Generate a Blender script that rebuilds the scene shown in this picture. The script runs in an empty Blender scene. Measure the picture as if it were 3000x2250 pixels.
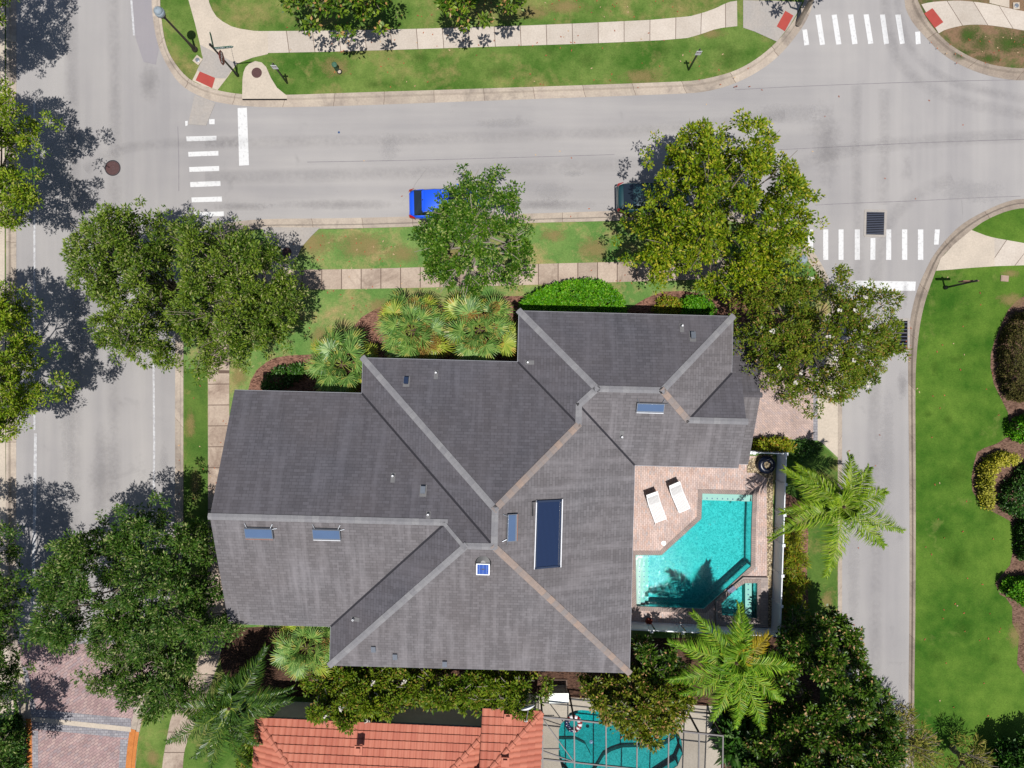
import bpy, bmesh, math, random
import numpy as np
from mathutils import Vector, Matrix
rad = math.radians
C = bpy.context.scene.collection
S = bpy.context.scene

# ------------------------------------------------------------ camera, light
H = 41.0                     # drone height above the ground
K = 61.5 / 3000.0            # metres of ground per photograph pixel
cam = bpy.data.objects.new("camera", bpy.data.cameras.new("camera"))
C.objects.link(cam)
cam.location = (0, 0, H); cam.rotation_euler = (0, 0, 0)
cam.data.sensor_width = 36.0
cam.data.lens = 36.0 * H / 61.5
cam.data.clip_end = 2000.0
S.camera = cam

SUN = Vector((0.056, -0.215, 1.0)).normalized()
w = bpy.data.worlds.new("World"); S.world = w; w.use_nodes = True
nt = w.node_tree; bg = nt.nodes["Background"]
sky = nt.nodes.new("ShaderNodeTexSky"); sky.sky_type = 'NISHITA'; sky.sun_disc = False
sky.sun_elevation = math.asin(SUN.z); sky.sun_rotation = math.atan2(SUN.x, SUN.y)
nt.links.new(sky.outputs[0], bg.inputs[0]); bg.inputs[1].default_value = 0.072
sl = bpy.data.lights.new("sun", 'SUN'); sl.energy = 5.0; sl.angle = rad(0.5); sl.color = (1.0, 0.975, 0.94)
so = bpy.data.objects.new("sun", sl); C.objects.link(so)
so.rotation_euler = SUN.to_track_quat('Z', 'Y').to_euler(); so.location = (5, -10, 60)
S.view_settings.view_transform = 'Standard'; S.view_settings.look = 'None'
S.view_settings.exposure = 0.36; S.view_settings.gamma = 1.0
S.cycles.max_bounces = 6; S.cycles.diffuse_bounces = 3; S.cycles.transparent_max_bounces = 12
S.cycles.caustics_reflective = False; S.cycles.caustics_refractive = False

# ------------------------------------------------------------ helpers
def P(px, py, h=0.0):
    """photograph pixel at height h -> place in the world"""
    s = K * (H - h) / H
    return Vector(((px - 1500.0) * s, (1125.0 - py) * s, h))
def PP(pts, h=0.0): return [P(x, y, h) for x, y in pts]
D = 1.35624                                      # scale of the overview I measured on
def DD(pts): return [(x * D, y * D) for x, y in pts]
def Z(x0, y0, s, pts): return [(x0 + x / s, y0 + y / s) for x, y in pts]
ORG = {}
def reg(o, org): ORG[o.name] = Vector(org)
def tag(o, label=None, cat=None, group=None, kind=None):
    if label: o['label'] = label
    if cat: o['category'] = cat
    if group: o['group'] = group
    if kind: o['kind'] = kind
    return o
def thing(name, label, cat, loc=(0, 0, 0), group=None, rotz=0.0):
    o = bpy.data.objects.new(name, None); C.objects.link(o)
    o.location = loc; o.rotation_euler = (0, 0, rotz); o.empty_display_size = 0.3
    reg(o, loc); return tag(o, label, cat, group)
def link_mesh(name, me, mat, parent=None, org=None):
    o = bpy.data.objects.new(name, me); C.objects.link(o)
    for m in (mat if isinstance(mat, (list, tuple)) else [mat]): me.materials.append(m)
    if parent is not None:
        o.parent = parent; reg(o, ORG[parent.name])
    else:
        o.location = org or (0, 0, 0); reg(o, org or (0, 0, 0))
    return o
class MB:
    """collects shapes in world coordinates (or local, if the parent is rotated)"""
    def __init__(s): s.v = []; s.f = []; s.uv = []; s.mi = []; s.m = 0
    def face(s, pts, uv=None):
        i = len(s.v); s.v += [tuple(p) for p in pts]; s.f.append(list(range(i, i + len(pts)))); s.uv.append(uv); s.mi.append(s.m)
    def mesh(s, vs, fs):
        i = len(s.v); s.v += [tuple(p) for p in vs]
        for f in fs: s.f.append([i + k for k in f]); s.uv.append(None); s.mi.append(s.m)
    def box(s, c, size, ax=None, ay=None):
        """box centred on c; ax, ay give the horizontal (or tilted) axes"""
        ax = Vector(ax or (1, 0, 0)).normalized(); ay = Vector(ay or (0, 1, 0)).normalized(); az = ax.cross(ay)
        c = Vector(c); a, b, d = ax * size[0] / 2, ay * size[1] / 2, az * size[2] / 2
        v = [c + sx * a + sy * b + sz * d for sz in (-1, 1) for sx, sy in ((-1, -1), (1, -1), (1, 1), (-1, 1))]
        s.mesh(v, [(3, 2, 1, 0), (4, 5, 6, 7), (0, 1, 5, 4), (1, 2, 6, 5), (2, 3, 7, 6), (3, 0, 4, 7)])
    def prism(s, pts, z0, z1):
        pts = [Vector((p[0], p[1], 0)) for p in pts]
        a = sum(pts[i].x * pts[(i + 1) % len(pts)].y - pts[(i + 1) % len(pts)].x * pts[i].y for i in range(len(pts)))
        if a < 0: pts.reverse()
        n = len(pts)
        v = [(p.x, p.y, z0) for p in pts] + [(p.x, p.y, z1) for p in pts]
        s.mesh(v, [tuple(range(n - 1, -1, -1)), tuple(range(n, 2 * n))] + [(i, (i + 1) % n, n + (i + 1) % n, n + i) for i in range(n)])
    def tube(s, pts, r, n=8, cap=True):
        pts = [Vector(p) for p in pts]; rs = r if isinstance(r, (list, tuple)) else [r] * len(pts)
        vs = []; up = Vector((0.3, 0.1, 0.95)).normalized()
        for i, p in enumerate(pts):
            t = (pts[min(i + 1, len(pts) - 1)] - pts[max(i - 1, 0)]).normalized()
            u = t.cross(up)
            if u.length < 1e-3: u = t.cross(Vector((1, 0, 0)))
            u.normalize(); q = t.cross(u)
            for k in range(n):
                a = 2 * math.pi * k / n; vs.append(p + (u * math.cos(a) + q * math.sin(a)) * rs[i])
        fs = [(i * n + k, i * n + (k + 1) % n, (i + 1) * n + (k + 1) % n, (i + 1) * n + k) for i in range(len(pts) - 1) for k in range(n)]
        if cap: fs += [tuple(range(n - 1, -1, -1)), tuple((len(pts) - 1) * n + k for k in range(n))]
        s.mesh(vs, fs)
    def lathe(s, c, prof, n=20, caps=True):
        """prof: (radius, z) pairs"""
        c = Vector(c); vs = []
        for r, z in prof:
            for k in range(n):
                a = 2 * math.pi * k / n; vs.append((c.x + r * math.cos(a), c.y + r * math.sin(a), c.z + z))
        m = len(prof)
        fs = [(i * n + k, i * n + (k + 1) % n, (i + 1) * n + (k + 1) % n, (i + 1) * n + k) for i in range(m - 1) for k in range(n)]
        if caps and prof[0][0] > 1e-4: fs.append(tuple(range(n - 1, -1, -1)))
        if caps and prof[-1][0] > 1e-4: fs.append(tuple((m - 1) * n + k for k in range(n)))
        s.mesh(vs, fs)
    def build(s, name, mat, parent=None, smooth=False, local=False, org=None, bevel=0):
        o0 = Vector((0, 0, 0)) if local else (ORG[parent.name] if parent is not None else Vector(org or (0, 0, 0)))
        me = bpy.data.meshes.new(name)
        me.from_pydata([tuple(Vector(p) - o0) for p in s.v], [], s.f)
        if any(u is not None for u in s.uv):
            ul = me.uv_layers.new(name="UVMap"); k = 0
            for f, u in zip(s.f, s.uv):
                for j in range(len(f)):
                    if u is not None: ul.data[k].uv = u[j]
                    k += 1
        if s.m or any(s.mi): me.polygons.foreach_set("material_index", s.mi)
        bm = bmesh.new(); bm.from_mesh(me); bmesh.ops.remove_doubles(bm, verts=bm.verts, dist=1e-5)
        bmesh.ops.recalc_face_normals(bm, faces=bm.faces) if not any(u is not None for u in s.uv) else None
        bm.to_mesh(me); bm.free()
        if smooth: me.polygons.foreach_set("use_smooth", [True] * len(me.polygons))
        o = link_mesh(name, me, mat, parent, org)
        if bevel:
            md = o.modifiers.new("bevel", 'BEVEL'); md.width = bevel; md.segments = 2; md.limit_method = 'ANGLE'
        return o
def sheet(name, pts, z, mat, parent=None, holes=(), kind='structure', thick=0.0):
    """flat polygon with holes; optional skirt downwards"""
    bm = bmesh.new(); edges = []
    for loop in [pts] + list(holes):
        vs = [bm.verts.new((p[0], p[1], z)) for p in loop]
        edges += [bm.edges.new((vs[i], vs[(i + 1) % len(vs)])) for i in range(len(vs))]
    if holes: bmesh.ops.triangle_fill(bm, use_beauty=True, use_dissolve=False, edges=edges, normal=(0, 0, 1))
    else: bm.faces.new(list(bm.verts))
    bmesh.ops.recalc_face_normals(bm, faces=bm.faces)
    if sum(f.normal.z for f in bm.faces) < 0: bmesh.ops.reverse_faces(bm, faces=bm.faces)
    if thick:
        be = [e for e in bm.edges if len(e.link_faces) == 1]
        r = bmesh.ops.extrude_edge_only(bm, edges=be)
        for v in r['geom']:
            if isinstance(v, bmesh.types.BMVert): v.co.z -= thick
    org = ORG[parent.name] if parent is not None else Vector((0, 0, 0))
    for v in bm.verts: v.co -= org
    me = bpy.data.meshes.new(name); bm.to_mesh(me); bm.free()
    o = link_mesh(name, me, mat, parent)
    if kind and parent is None: o['kind'] = kind
    return o
def resample(pts, n):
    pts = [Vector(p) for p in pts]; d = [0]
    for a, b in zip(pts, pts[1:]): d.append(d[-1] + (b - a).length)
    out = []; j = 0
    for i in range(n):
        t = d[-1] * i / (n - 1)
        while j < len(pts) - 2 and d[j + 1] < t: j += 1
        q = (t - d[j]) / max(1e-6, d[j + 1] - d[j]); out.append(pts[j].lerp(pts[j + 1], q))
    return out
def smooth_line(pts, it=2):
    pts = [Vector(p) for p in pts]
    for _ in range(it):
        o = [pts[0]]
        for a, b in zip(pts, pts[1:]): o += [a.lerp(b, .25), a.lerp(b, .75)]
        o.append(pts[-1]); pts = o
    return pts
def strip(name, A, B, prof, mat, n=60, sm=2, parent=None):
    """ribbon between polylines A and B; prof: (fraction from A to B, z); UV u = metres along"""
    A = resample(smooth_line(A, sm), n); B = resample(smooth_line(B, sm), n)
    mb = MB(); u = 0.0
    for i in range(n - 1):
        du = ((A[i + 1] - A[i]).length + (B[i + 1] - B[i]).length) / 2
        for (f0, z0), (f1, z1) in zip(prof, prof[1:]):
            def q(k, f, z): v = A[k].lerp(B[k], f); return Vector((v.x, v.y, z))
            pts = [q(i, f0, z0), q(i + 1, f0, z0), q(i + 1, f1, z1), q(i, f1, z1)]
            uv = [(u, f0), (u + du, f0), (u + du, f1), (u, f1)]
            nz = (pts[1] - pts[0]).cross(pts[2] - pts[0]).z
            if nz < 0: pts.reverse(); uv.reverse()
            mb.face(pts, uv)
        u += du
    o = mb.build(name, mat, parent)
    if parent is None: o['kind'] = 'structure'
    return o

# ------------------------------------------------------------ materials
def lin(c): c /= 255.0; return c / 12.92 if c <= .04045 else ((c + .055) / 1.055) ** 2.4
GAIN = 2.05
def A(r, g, b, k=1.0): return tuple(min(.9, lin(x) / GAIN * k) for x in (r, g, b)) + (1.0,)
class N:
    def __init__(s, name):
        s.mat = bpy.data.materials.new(name); s.mat.use_nodes = True; s.t = s.mat.node_tree
        s.b = s.t.nodes["Principled BSDF"]; s.out = s.t.nodes["Material Output"]; s.co = None
    def n(s, ty, **kw):
        x = s.t.nodes.new(ty)
        for k, v in kw.items(): setattr(x, k, v)
        return x
    def l(s, a, b): s.t.links.new(a, b)
    def set(s, sock, v):
        if hasattr(v, 'is_output') or hasattr(v, 'links'): s.l(v, sock)
        else: sock.default_value = v
    def pos(s):
        if s.co is None: s.co = s.n("ShaderNodeNewGeometry").outputs['Position']
        return s.co
    def obj(s): return s.n("ShaderNodeTexCoord").outputs['Object']
    def uv(s): return s.n("ShaderNodeTexCoord").outputs['UV']
    def map(s, v, scale=(1, 1, 1), loc=(0, 0, 0), rot=(0, 0, 0)):
        m = s.n("ShaderNodeMapping"); s.l(v, m.inputs[0]); m.inputs['Scale'].default_value = scale
        m.inputs['Location'].default_value = loc; m.inputs['Rotation'].default_value = rot; return m.outputs[0]
    def noise(s, v, scale, detail=4, rough=.6, dist=0, col=False):
        x = s.n("ShaderNodeTexNoise"); s.l(v, x.inputs['Vector']); x.inputs['Scale'].default_value = scale
        x.inputs['Detail'].default_value = detail; x.inputs['Roughness'].default_value = rough; x.inputs['Distortion'].default_value = dist
        return x.outputs['Color' if col else 'Fac']
    def ramp(s, f, stops):
        x = s.n("ShaderNodeValToRGB"); s.l(f, x.inputs[0]); e = x.color_ramp.elements
        while len(e) < len(stops): e.new(0.5)
        for k, (p, c) in enumerate(stops):
            e[k].position = p; e[k].color = c if isinstance(c, tuple) else (c, c, c, 1)
        return x.outputs[0]
    def mix(s, f, a, b, mode='MIX'):
        x = s.n("ShaderNodeMix", data_type='RGBA', blend_type=mode)
        s.set(x.inputs[0], f); s.set(x.inputs[6], a); s.set(x.inputs[7], b); return x.outputs[2]
    def math(s, op, a, b=0.0, c=0.0):
        x = s.n("ShaderNodeMath", operation=op); s.set(x.inputs[0], a); s.set(x.inputs[1], b); s.set(x.inputs[2], c); return x.outputs[0]
    def sep(s, v): x = s.n("ShaderNodeSeparateXYZ"); s.l(v, x.inputs[0]); return x.outputs
    def bump(s, h, strength=.3, dist=.05):
        x = s.n("ShaderNodeBump"); s.l(h, x.inputs['Height']); x.inputs['Strength'].default_value = strength
        x.inputs['Distance'].default_value = dist; s.l(x.outputs[0], s.b.inputs['Normal']); return x
    def fin(s, col, rough=.8, spec=.3, metal=0, coat=0):
        s.set(s.b.inputs['Base Color'], col); s.set(s.b.inputs['Roughness'], rough)
        s.b.inputs['Specular IOR Level'].default_value = spec; s.b.inputs['Metallic'].default_value = metal
        s.b.inputs['Coat Weight'].default_value = coat; return s.mat
def plain(name, col, rough=.6, spec=.4, metal=0, coat=0, var=.12, vs=8.0):
    m = N(name); f = m.noise(m.obj(), vs, 3)
    c = m.mix(m.ramp(f, [(.3, 1 - var), (.7, 1 + var * .5)]), (0, 0, 0, 1), col)
    x = m.mix(1.0, col, m.ramp(f, [(.3, 1 - var), (.7, 1.0)]), 'MULTIPLY')
    return m.fin(x, rough, spec, metal, coat)
def grass(name, g1, g2, dry, amt, dscale=.35, seed=0):
    """mown grass: g1 deep, g2 light, dry straw patches covering about amt of it"""
    m = N(name); p = m.map(m.pos(), loc=(seed, seed * 1.7, 0))
    big = m.noise(p, .22, 3, .55); mid = m.noise(p, 1.1, 5, .65); fine = m.noise(p, 14, 4, .75)
    c = m.mix(m.ramp(m.mix(.4, big, mid), [(.38, 0.0), (.62, 1.0)]), g1, g2)
    dm = m.mix(.35, m.noise(p, dscale, 4, .6, .4), m.noise(p, dscale * 7, 5, .7))
    c = m.mix(m.ramp(dm, [(.62 - .3 * amt, 0.0), (.80 - .3 * amt, .85)]), c, dry)
    streak = m.noise(m.map(p, scale=(9, 22, 9), rot=(0, 0, .6)), 1.0, 3, .7)
    c = m.mix(1.0, c, m.ramp(m.mix(.5, fine, streak), [(.25, .52), (.5, .95), (.75, 1.35)]), 'MULTIPLY')
    m.bump(m.mix(.5, fine, streak), .5, .04)
    return m.fin(c, .9, .12)
def concrete(name, c1, c2, joint=0.0, stain=None, dirt=.35, groove=.012):
    m = N(name); p = m.pos()
    f = m.noise(p, .9, 5, .65); g = m.noise(p, 9, 4, .7)
    c = m.mix(m.ramp(f, [(.3, 0.0), (.7, 1.0)]), c2, c1)
    c = m.mix(1.0, c, m.ramp(g, [(.3, 1 - dirt * .35), (.65, 1.06)]), 'MULTIPLY')
    if stain: c = m.mix(m.ramp(m.noise(p, .55, 4, .7, .8), [(.52, 0.0), (.72, .75)]), c, stain)
    if joint:
        u = m.sep(m.uv())[0]; t = m.math('FRACT', m.math('DIVIDE', u, joint))
        edge = m.math('MINIMUM', t, m.math('SUBTRACT', 1.0, t))
        slab = m.n("ShaderNodeTexWhiteNoise", noise_dimensions='1D'); m.l(m.math('FLOOR', m.math('DIVIDE', u, joint)), slab.inputs['W'])
        c = m.mix(1.0, c, m.ramp(slab.outputs['Value'], [(0, .84), (1, 1.04)]), 'MULTIPLY')
        c = m.mix(m.math('LESS_THAN', edge, groove), c, A(120, 100, 88))
    m.bump(g, .15, .01)
    return m.fin(c, .88, .2)
def brick(name, cols, mortar, bw, rh, rot=0.0, ms=.02, uv=False, offset=.5, dirt=.25):
    m = N(name); v = m.uv() if uv else m.pos()
    v2 = m.map(v, rot=(0, 0, rot)); b = m.n("ShaderNodeTexBrick"); m.l(v2, b.inputs['Vector'])
    b.offset = offset; b.inputs['Scale'].default_value = 1.0; b.inputs['Brick Width'].default_value = bw; b.inputs['Row Height'].default_value = rh
    b.inputs['Mortar Size'].default_value = ms * rh; b.inputs['Mortar Smooth'].default_value = .2; b.inputs['Bias'].default_value = 0
    b.inputs['Color1'].default_value = (0, 0, 0, 1); b.inputs['Color2'].default_value = (1, 1, 1, 1); b.inputs['Mortar'].default_value = (.5, .5, .5, 1)
    n = len(cols); f = m.mix(.25, b.outputs['Color'], m.noise(v2, .5, 3))
    c = m.ramp(f, [((i + .5) / n, k) for i, k in enumerate(cols)])
    c = m.mix(b.outputs['Fac'], c, mortar)
    c = m.mix(1.0, c, m.ramp(m.noise(m.pos(), 1.1, 5, .7), [(.3, 1 - dirt), (.65, 1.05)]), 'MULTIPLY')
    m.bump(b.outputs['Fac'], -.25, .01)
    return m.fin(c, .85, .2)
def leafmat(name, c1, c2, c3=None, rough=.45, spec=.35, trans=.28, c3f=.12):
    m = N(name); g = m.n("ShaderNodeNewGeometry"); r = g.outputs['Random Per Island']
    c = m.mix(m.ramp(m.mix(.45, r, m.noise(m.pos(), 2.1, 3)), [(.3, 0.0), (.7, 1.0)]), c1, c2)
    c = m.mix(1.0, c, m.ramp(m.noise(m.pos(), .42, 3, .6), [(.32, (.74, .80, .80, 1)), (.5, (1, 1, 1, 1)), (.68, (1.22, 1.14, 1.0, 1))]), 'MULTIPLY')
    if c3: c = m.mix(m.ramp(r, [(1 - c3f - .02, 0.0), (1 - c3f, 1.0)]), c, c3)
    m.fin(c, rough, spec)
    tr = m.n("ShaderNodeBsdfTranslucent"); m.l(m.mix(1.0, c, (1.25, 1.35, .6, 1), 'MULTIPLY'), tr.inputs[0])
    ms = m.n("ShaderNodeMixShader"); ms.inputs[0].default_value = trans
    m.l(m.b.outputs[0], ms.inputs[1]); m.l(tr.outputs[0], ms.inputs[2]); m.l(ms.outputs[0], m.out.inputs[0])
    return m.mat
def asphalt(name, c1, c2, dark):
    m = N(name); p = m.pos()
    big = m.noise(p, .12, 4, .6); lane = m.noise(m.map(p, scale=(.06, 1.0, 1)), .8, 3, .6); lane2 = m.noise(m.map(p, scale=(1.0, .05, 1)), .7, 3, .6)
    x = m.sep(p)[0]
    lanes = m.mix(m.ramp(m.math('DIVIDE', m.math('ABSOLUTE', x), 40.0), [(.38, 0.0), (.54, 1.0)]), lane, lane2)
    c = m.mix(m.ramp(m.mix(.5, big, lanes), [(.38, 0.0), (.62, 1.0)]), c1, c2)
    fine = m.noise(p, 30, 3, .8); c = m.mix(1.0, c, m.ramp(fine, [(.3, .86), (.7, 1.08)]), 'MULTIPLY')
    vo = m.n("ShaderNodeTexVoronoi", feature='DISTANCE_TO_EDGE'); m.l(m.map(m.mix(.28, p, m.noise(p, .5, 5, .65, col=True))), vo.inputs['Vector']); vo.inputs['Scale'].default_value = .16
    crack = m.math('MULTIPLY', m.math('LESS_THAN', vo.outputs[0], .0022), m.ramp(m.noise(p, .3, 2), [(.58, 0.0), (.66, .35)]))
    c = m.mix(crack, c, dark)
    spot = m.ramp(m.noise(p, .5, 5, .7, .5), [(.62, 0.0), (.8, .35)]); c = m.mix(spot, c, dark)
    m.bump(fine, .2, .01)
    return m.fin(c, .9, .2)

M = {}
M['asphalt'] = asphalt('asphalt', A(196, 191, 187), A(175, 171, 170), A(122, 118, 119))
M['asphalt_dark'] = asphalt('asphalt_dark', A(180, 173, 174), A(166, 162, 167), A(120, 116, 120))
M['ground'] = grass('ground_grass', A(82, 112, 48), A(110, 135, 66), A(170, 150, 105), .4)
M['lawn_n'] = grass('verge_grass', A(72, 114, 36), A(132, 154, 76), A(172, 154, 100), .40, .3, 11)
M['lawn_m'] = grass('house_lawn_grass', A(92, 140, 64), A(138, 166, 90), A(194, 166, 118), .50, .5, 5)
M['lawn_e'] = grass('lush_grass', A(60, 106, 24), A(108, 142, 50), A(150, 154, 84), .16, .3, 23)
M['lawn_s'] = grass('narrow_lawn_grass', A(70, 110, 40), A(110, 138, 60), A(168, 148, 92), .35, .5, 3)
M['conc'] = concrete('pale_concrete', A(232, 219, 204), A(218, 204, 188), 1.55)
M['conc_flat'] = concrete('apron_concrete', A(230, 214, 194), A(212, 198, 180))
M['conc_grey'] = concrete('grey_concrete', A(196, 186, 176), A(184, 178, 172))
M['conc_old'] = concrete('weathered_concrete', A(222, 202, 182), A(194, 172, 154), 1.25, A(140, 116, 102), .5, .02)
M['conc_old2'] = concrete('weathered_path_concrete', A(222, 202, 182), A(196, 174, 156), 1.18, A(142, 120, 106), .5, .022)
M['kerb'] = concrete('kerb_concrete', A(222, 206, 186), A(192, 176, 162), 3.0, A(150, 138, 128), .4, .004)
M['kerb_dirty'] = concrete('dirty_kerb_concrete', A(196, 180, 162), A(166, 150, 136), 3.0, A(128, 116, 106), .5, .004)
M['orange'] = concrete('orange_kerb_paint', A(232, 152, 86), A(214, 130, 62), 0, A(176, 98, 44), .5)
M['red_pad'] = plain('brick_red_pad', A(196, 84, 74), .8, .2, var=.12, vs=3)
def paint():
    m = N('road_paint'); p = m.pos(); f = m.noise(p, 6, 6, .75)
    c = m.mix(m.ramp(f, [(.54, 0.0), (.64, .6)]), A(246, 245, 243), A(178, 172, 172)); return m.fin(c, .7, .3)
M['paint'] = paint()
def faded():
    m = N('faded_road_paint'); p = m.pos(); f = m.noise(p, 5, 6, .75)
    c = m.mix(m.ramp(f, [(.40, 0.0), (.6, .9)]), A(232, 232, 232), A(182, 178, 180)); return m.fin(c, .7, .3)
M['faded'] = faded()
M['iron'] = plain('rusty_cast_iron', A(112, 76, 74), .7, .4, .3, var=.35, vs=12)
M['iron_dark'] = plain('dark_cast_iron', A(58, 54, 60), .6, .4, .3, var=.3)
M['void'] = plain('dark_drain_pit', (.004, .004, .005, 1), .9, .1)
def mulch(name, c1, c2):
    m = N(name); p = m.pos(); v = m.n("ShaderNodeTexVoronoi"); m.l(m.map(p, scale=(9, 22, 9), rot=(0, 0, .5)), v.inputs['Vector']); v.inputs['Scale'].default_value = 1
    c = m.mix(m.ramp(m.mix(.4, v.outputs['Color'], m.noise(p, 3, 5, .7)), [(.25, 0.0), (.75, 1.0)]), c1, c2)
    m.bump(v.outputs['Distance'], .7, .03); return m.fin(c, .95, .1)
M['mulch'] = mulch('bark_mulch', A(84, 56, 46), A(176, 132, 112))
M['mulch_e'] = mulch('brown_bed_mulch', A(92, 68, 56), A(158, 126, 108))
M['soil'] = mulch('dark_soil', A(56, 40, 34), A(120, 90, 74))  # darker soil for the bed between the two houses
M['scrub'] = grass('weedy_ground_cover', A(62, 96, 34), A(96, 116, 56), A(160, 124, 100), .85, .7, 9)
PINK = [A(242, 212, 200), A(248, 220, 208), A(226, 204, 196), A(244, 206, 188), A(214, 204, 202)]
M['paver'] = brick('patio_pavers', PINK, A(176, 150, 138), .22, .11, rad(88), .08)
M['paver_drive'] = brick('drive_pavers', [A(222, 194, 180), A(206, 182, 172), A(230, 200, 186), A(198, 180, 176)], A(170, 150, 142), .22, .11, rad(43), .08)
M['paver_road'] = brick('street_pavers', [A(200, 168, 164), A(186, 154, 152), A(210, 180, 172), A(180, 160, 162)], A(150, 128, 128), .3, .15, rad(-35), .1)
M['paver_grey'] = brick('grey_border_pavers', [A(176, 172, 176), A(160, 158, 164), A(190, 186, 188)], A(140, 134, 138), .24, .16, 0, .09)
M['coping'] = brick('coping_pavers', [A(186, 168, 158), A(176, 158, 150), A(196, 174, 160)], A(150, 136, 130), .12, .3, 0, .06)
def shingle(name, c, k=1.0):
    m = N(name); v = m.uv(); b = m.n("ShaderNodeTexBrick"); m.l(v, b.inputs['Vector']); b.offset = .37
    b.inputs['Scale'].default_value = 1; b.inputs['Brick Width'].default_value = .34; b.inputs['Row Height'].default_value = .165; b.inputs['Mortar Size'].default_value = .013
    b.inputs['Mortar Smooth'].default_value = .3; b.inputs['Color1'].default_value = (0, 0, 0, 1); b.inputs['Color2'].default_value = (1, 1, 1, 1); b.inputs['Mortar'].default_value = (.2, .2, .2, 1)
    col = m.ramp(b.outputs['Color'], [(0, tuple(x * .86 for x in c[:3]) + (1,)), (.5, c), (1, tuple(x * 1.16 for x in c[:3]) + (1,))])
    col = m.mix(m.math('MULTIPLY', b.outputs['Fac'], .55), col, tuple(x * .42 for x in c[:3]) + (1,))
    st = m.noise(m.map(v, scale=(2.2, .22, 1)), 1.0, 5, .65); st2 = m.noise(v, .25, 4, .6)
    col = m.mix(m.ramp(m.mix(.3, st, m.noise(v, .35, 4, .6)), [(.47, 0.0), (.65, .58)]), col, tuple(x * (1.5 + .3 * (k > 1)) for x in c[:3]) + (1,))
    col = m.mix(m.ramp(st2, [(.35, .22), (.7, 0.0)]), col, A(122, 110, 106))
    col = m.mix(m.ramp(m.noise(m.map(v, scale=(3.1, .3, 1), loc=(7, 2, 0)), 1.0, 4), [(.58, 0.0), (.78, .5)]), col, tuple(x * .55 for x in c[:3]) + (1,))
    m.bump(b.outputs['Fac'], -.4, .012)
    return m.fin(col, .92, .15)
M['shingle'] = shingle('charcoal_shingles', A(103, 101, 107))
M['shingle_pale'] = shingle('paler_shingles', A(129, 125, 127), 1.35)  # paler shingles, used on the south and east slopes
def cap(name, c, c2):
    m = N(name); u = m.sep(m.uv())[0]; wn = m.n("ShaderNodeTexWhiteNoise", noise_dimensions='1D'); m.l(m.math('FLOOR', m.math('DIVIDE', u, .35)), wn.inputs['W'])
    col = m.mix(m.ramp(m.mix(.6, wn.outputs['Value'], m.noise(m.uv(), .5, 3)), [(.3, 0.0), (.7, 1.0)]), c, c2)
    t = m.math('FRACT', m.math('DIVIDE', u, .35)); col = m.mix(m.math('LESS_THAN', t, .05), col, tuple(x * .8 for x in c[:3]) + (1,))
    col = m.mix(1.0, col, m.ramp(m.noise(m.pos(), 7, 4, .7), [(.3, .88), (.7, 1.08)]), 'MULTIPLY'); return m.fin(col, .9, .15)
M['cap'] = cap('grey_ridge_shingles', A(162, 160, 161), A(148, 146, 149))
M['cap_brown'] = cap('brown_ridge_shingles', A(182, 160, 146), A(158, 150, 147))
M['valley'] = plain('dark_valley_crease', A(58, 56, 62), .8, .2)  # valley metal with the crease shade painted into its dark colour
M['gutter'] = plain('grey_white_gutter', A(206, 206, 212), .6, .3)
M['white_trim'] = plain('white_gutter_metal', (.62, .62, .63, 1), .5, .4)
M['stucco'] = plain('cream_stucco', A(214, 204, 186), .9, .2, vs=2)
M['stucco_grey'] = plain('grey_green_stucco', (.74, .76, .72, 1), .9, .2, vs=2)
M['glass_dark'] = plain('dark_glass', (.012, .018, .026, 1), .06, .6, var=.05)
def solar(name, c1, c2, sc, rough):
    m = N(name); u = m.sep(m.uv()); t = m.math('FRACT', m.math('MULTIPLY', u[0], sc))
    c = m.mix(m.math('LESS_THAN', t, .22), c1, c2); return m.fin(c, rough, .5, coat=.3)
M['collector'] = solar('navy_solar_tubes', A(34, 54, 92), A(22, 36, 66), 18, .3)
M['panel_glass'] = plain('blue_grey_panel_glass', A(104, 128, 164), .12, .5, coat=.5, var=.08, vs=1.5)
def cells():
    m = N('blue_solar_cells'); u = m.sep(m.uv())
    a = m.math('LESS_THAN', m.math('FRACT', m.math('MULTIPLY', u[1], 12)), .16); b = m.math('LESS_THAN', m.math('FRACT', m.math('ADD', m.math('MULTIPLY', u[0], 3), .5)), .09)
    c = m.mix(m.math('MAXIMUM', a, b), A(40, 84, 188), A(150, 178, 222)); return m.fin(c, .2, .5)
M['cells'] = cells()
M['copper'] = plain('orange_brown_edge', A(186, 120, 88), .5, .4)
M['white'] = plain('white_plastic', (.72, .72, .72, 1), .45, .4, var=.04)
M['vinyl'] = plain('white_vinyl', (.80, .81, .82, 1), .35, .45, var=.05, vs=3)
M['black'] = plain('black_metal', (.010, .010, .011, 1), .45, .5)
M['navy'] = plain('dark_navy_metal', (.012, .022, .05, 1), .4, .5)
M['galv'] = plain('galvanised_metal', A(176, 182, 190), .4, .5, .6)
M['bark'] = plain('grey_bark', A(170, 156, 140), .9, .2, var=.4, vs=6)
M['bark_pale'] = plain('pale_bark', A(198, 186, 168), .9, .2, var=.3, vs=6)
M['palm_bark'] = plain('palm_trunk_bark', A(128, 104, 84), .9, .2, var=.5, vs=9)

def thin(m_, f):
    t = m_.node_tree; b = t.nodes["Principled BSDF"]; tr = t.nodes.new("ShaderNodeBsdfTranslucent"); tr.inputs[0].default_value = (.8, .82, .84, 1); ms = t.nodes.new("ShaderNodeMixShader"); ms.inputs[0].default_value = f
    t.links.new(b.outputs[0], ms.inputs[1]); t.links.new(tr.outputs[0], ms.inputs[2]); t.links.new(ms.outputs[0], t.nodes["Material Output"].inputs[0])
thin(M['vinyl'], .4)

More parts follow.
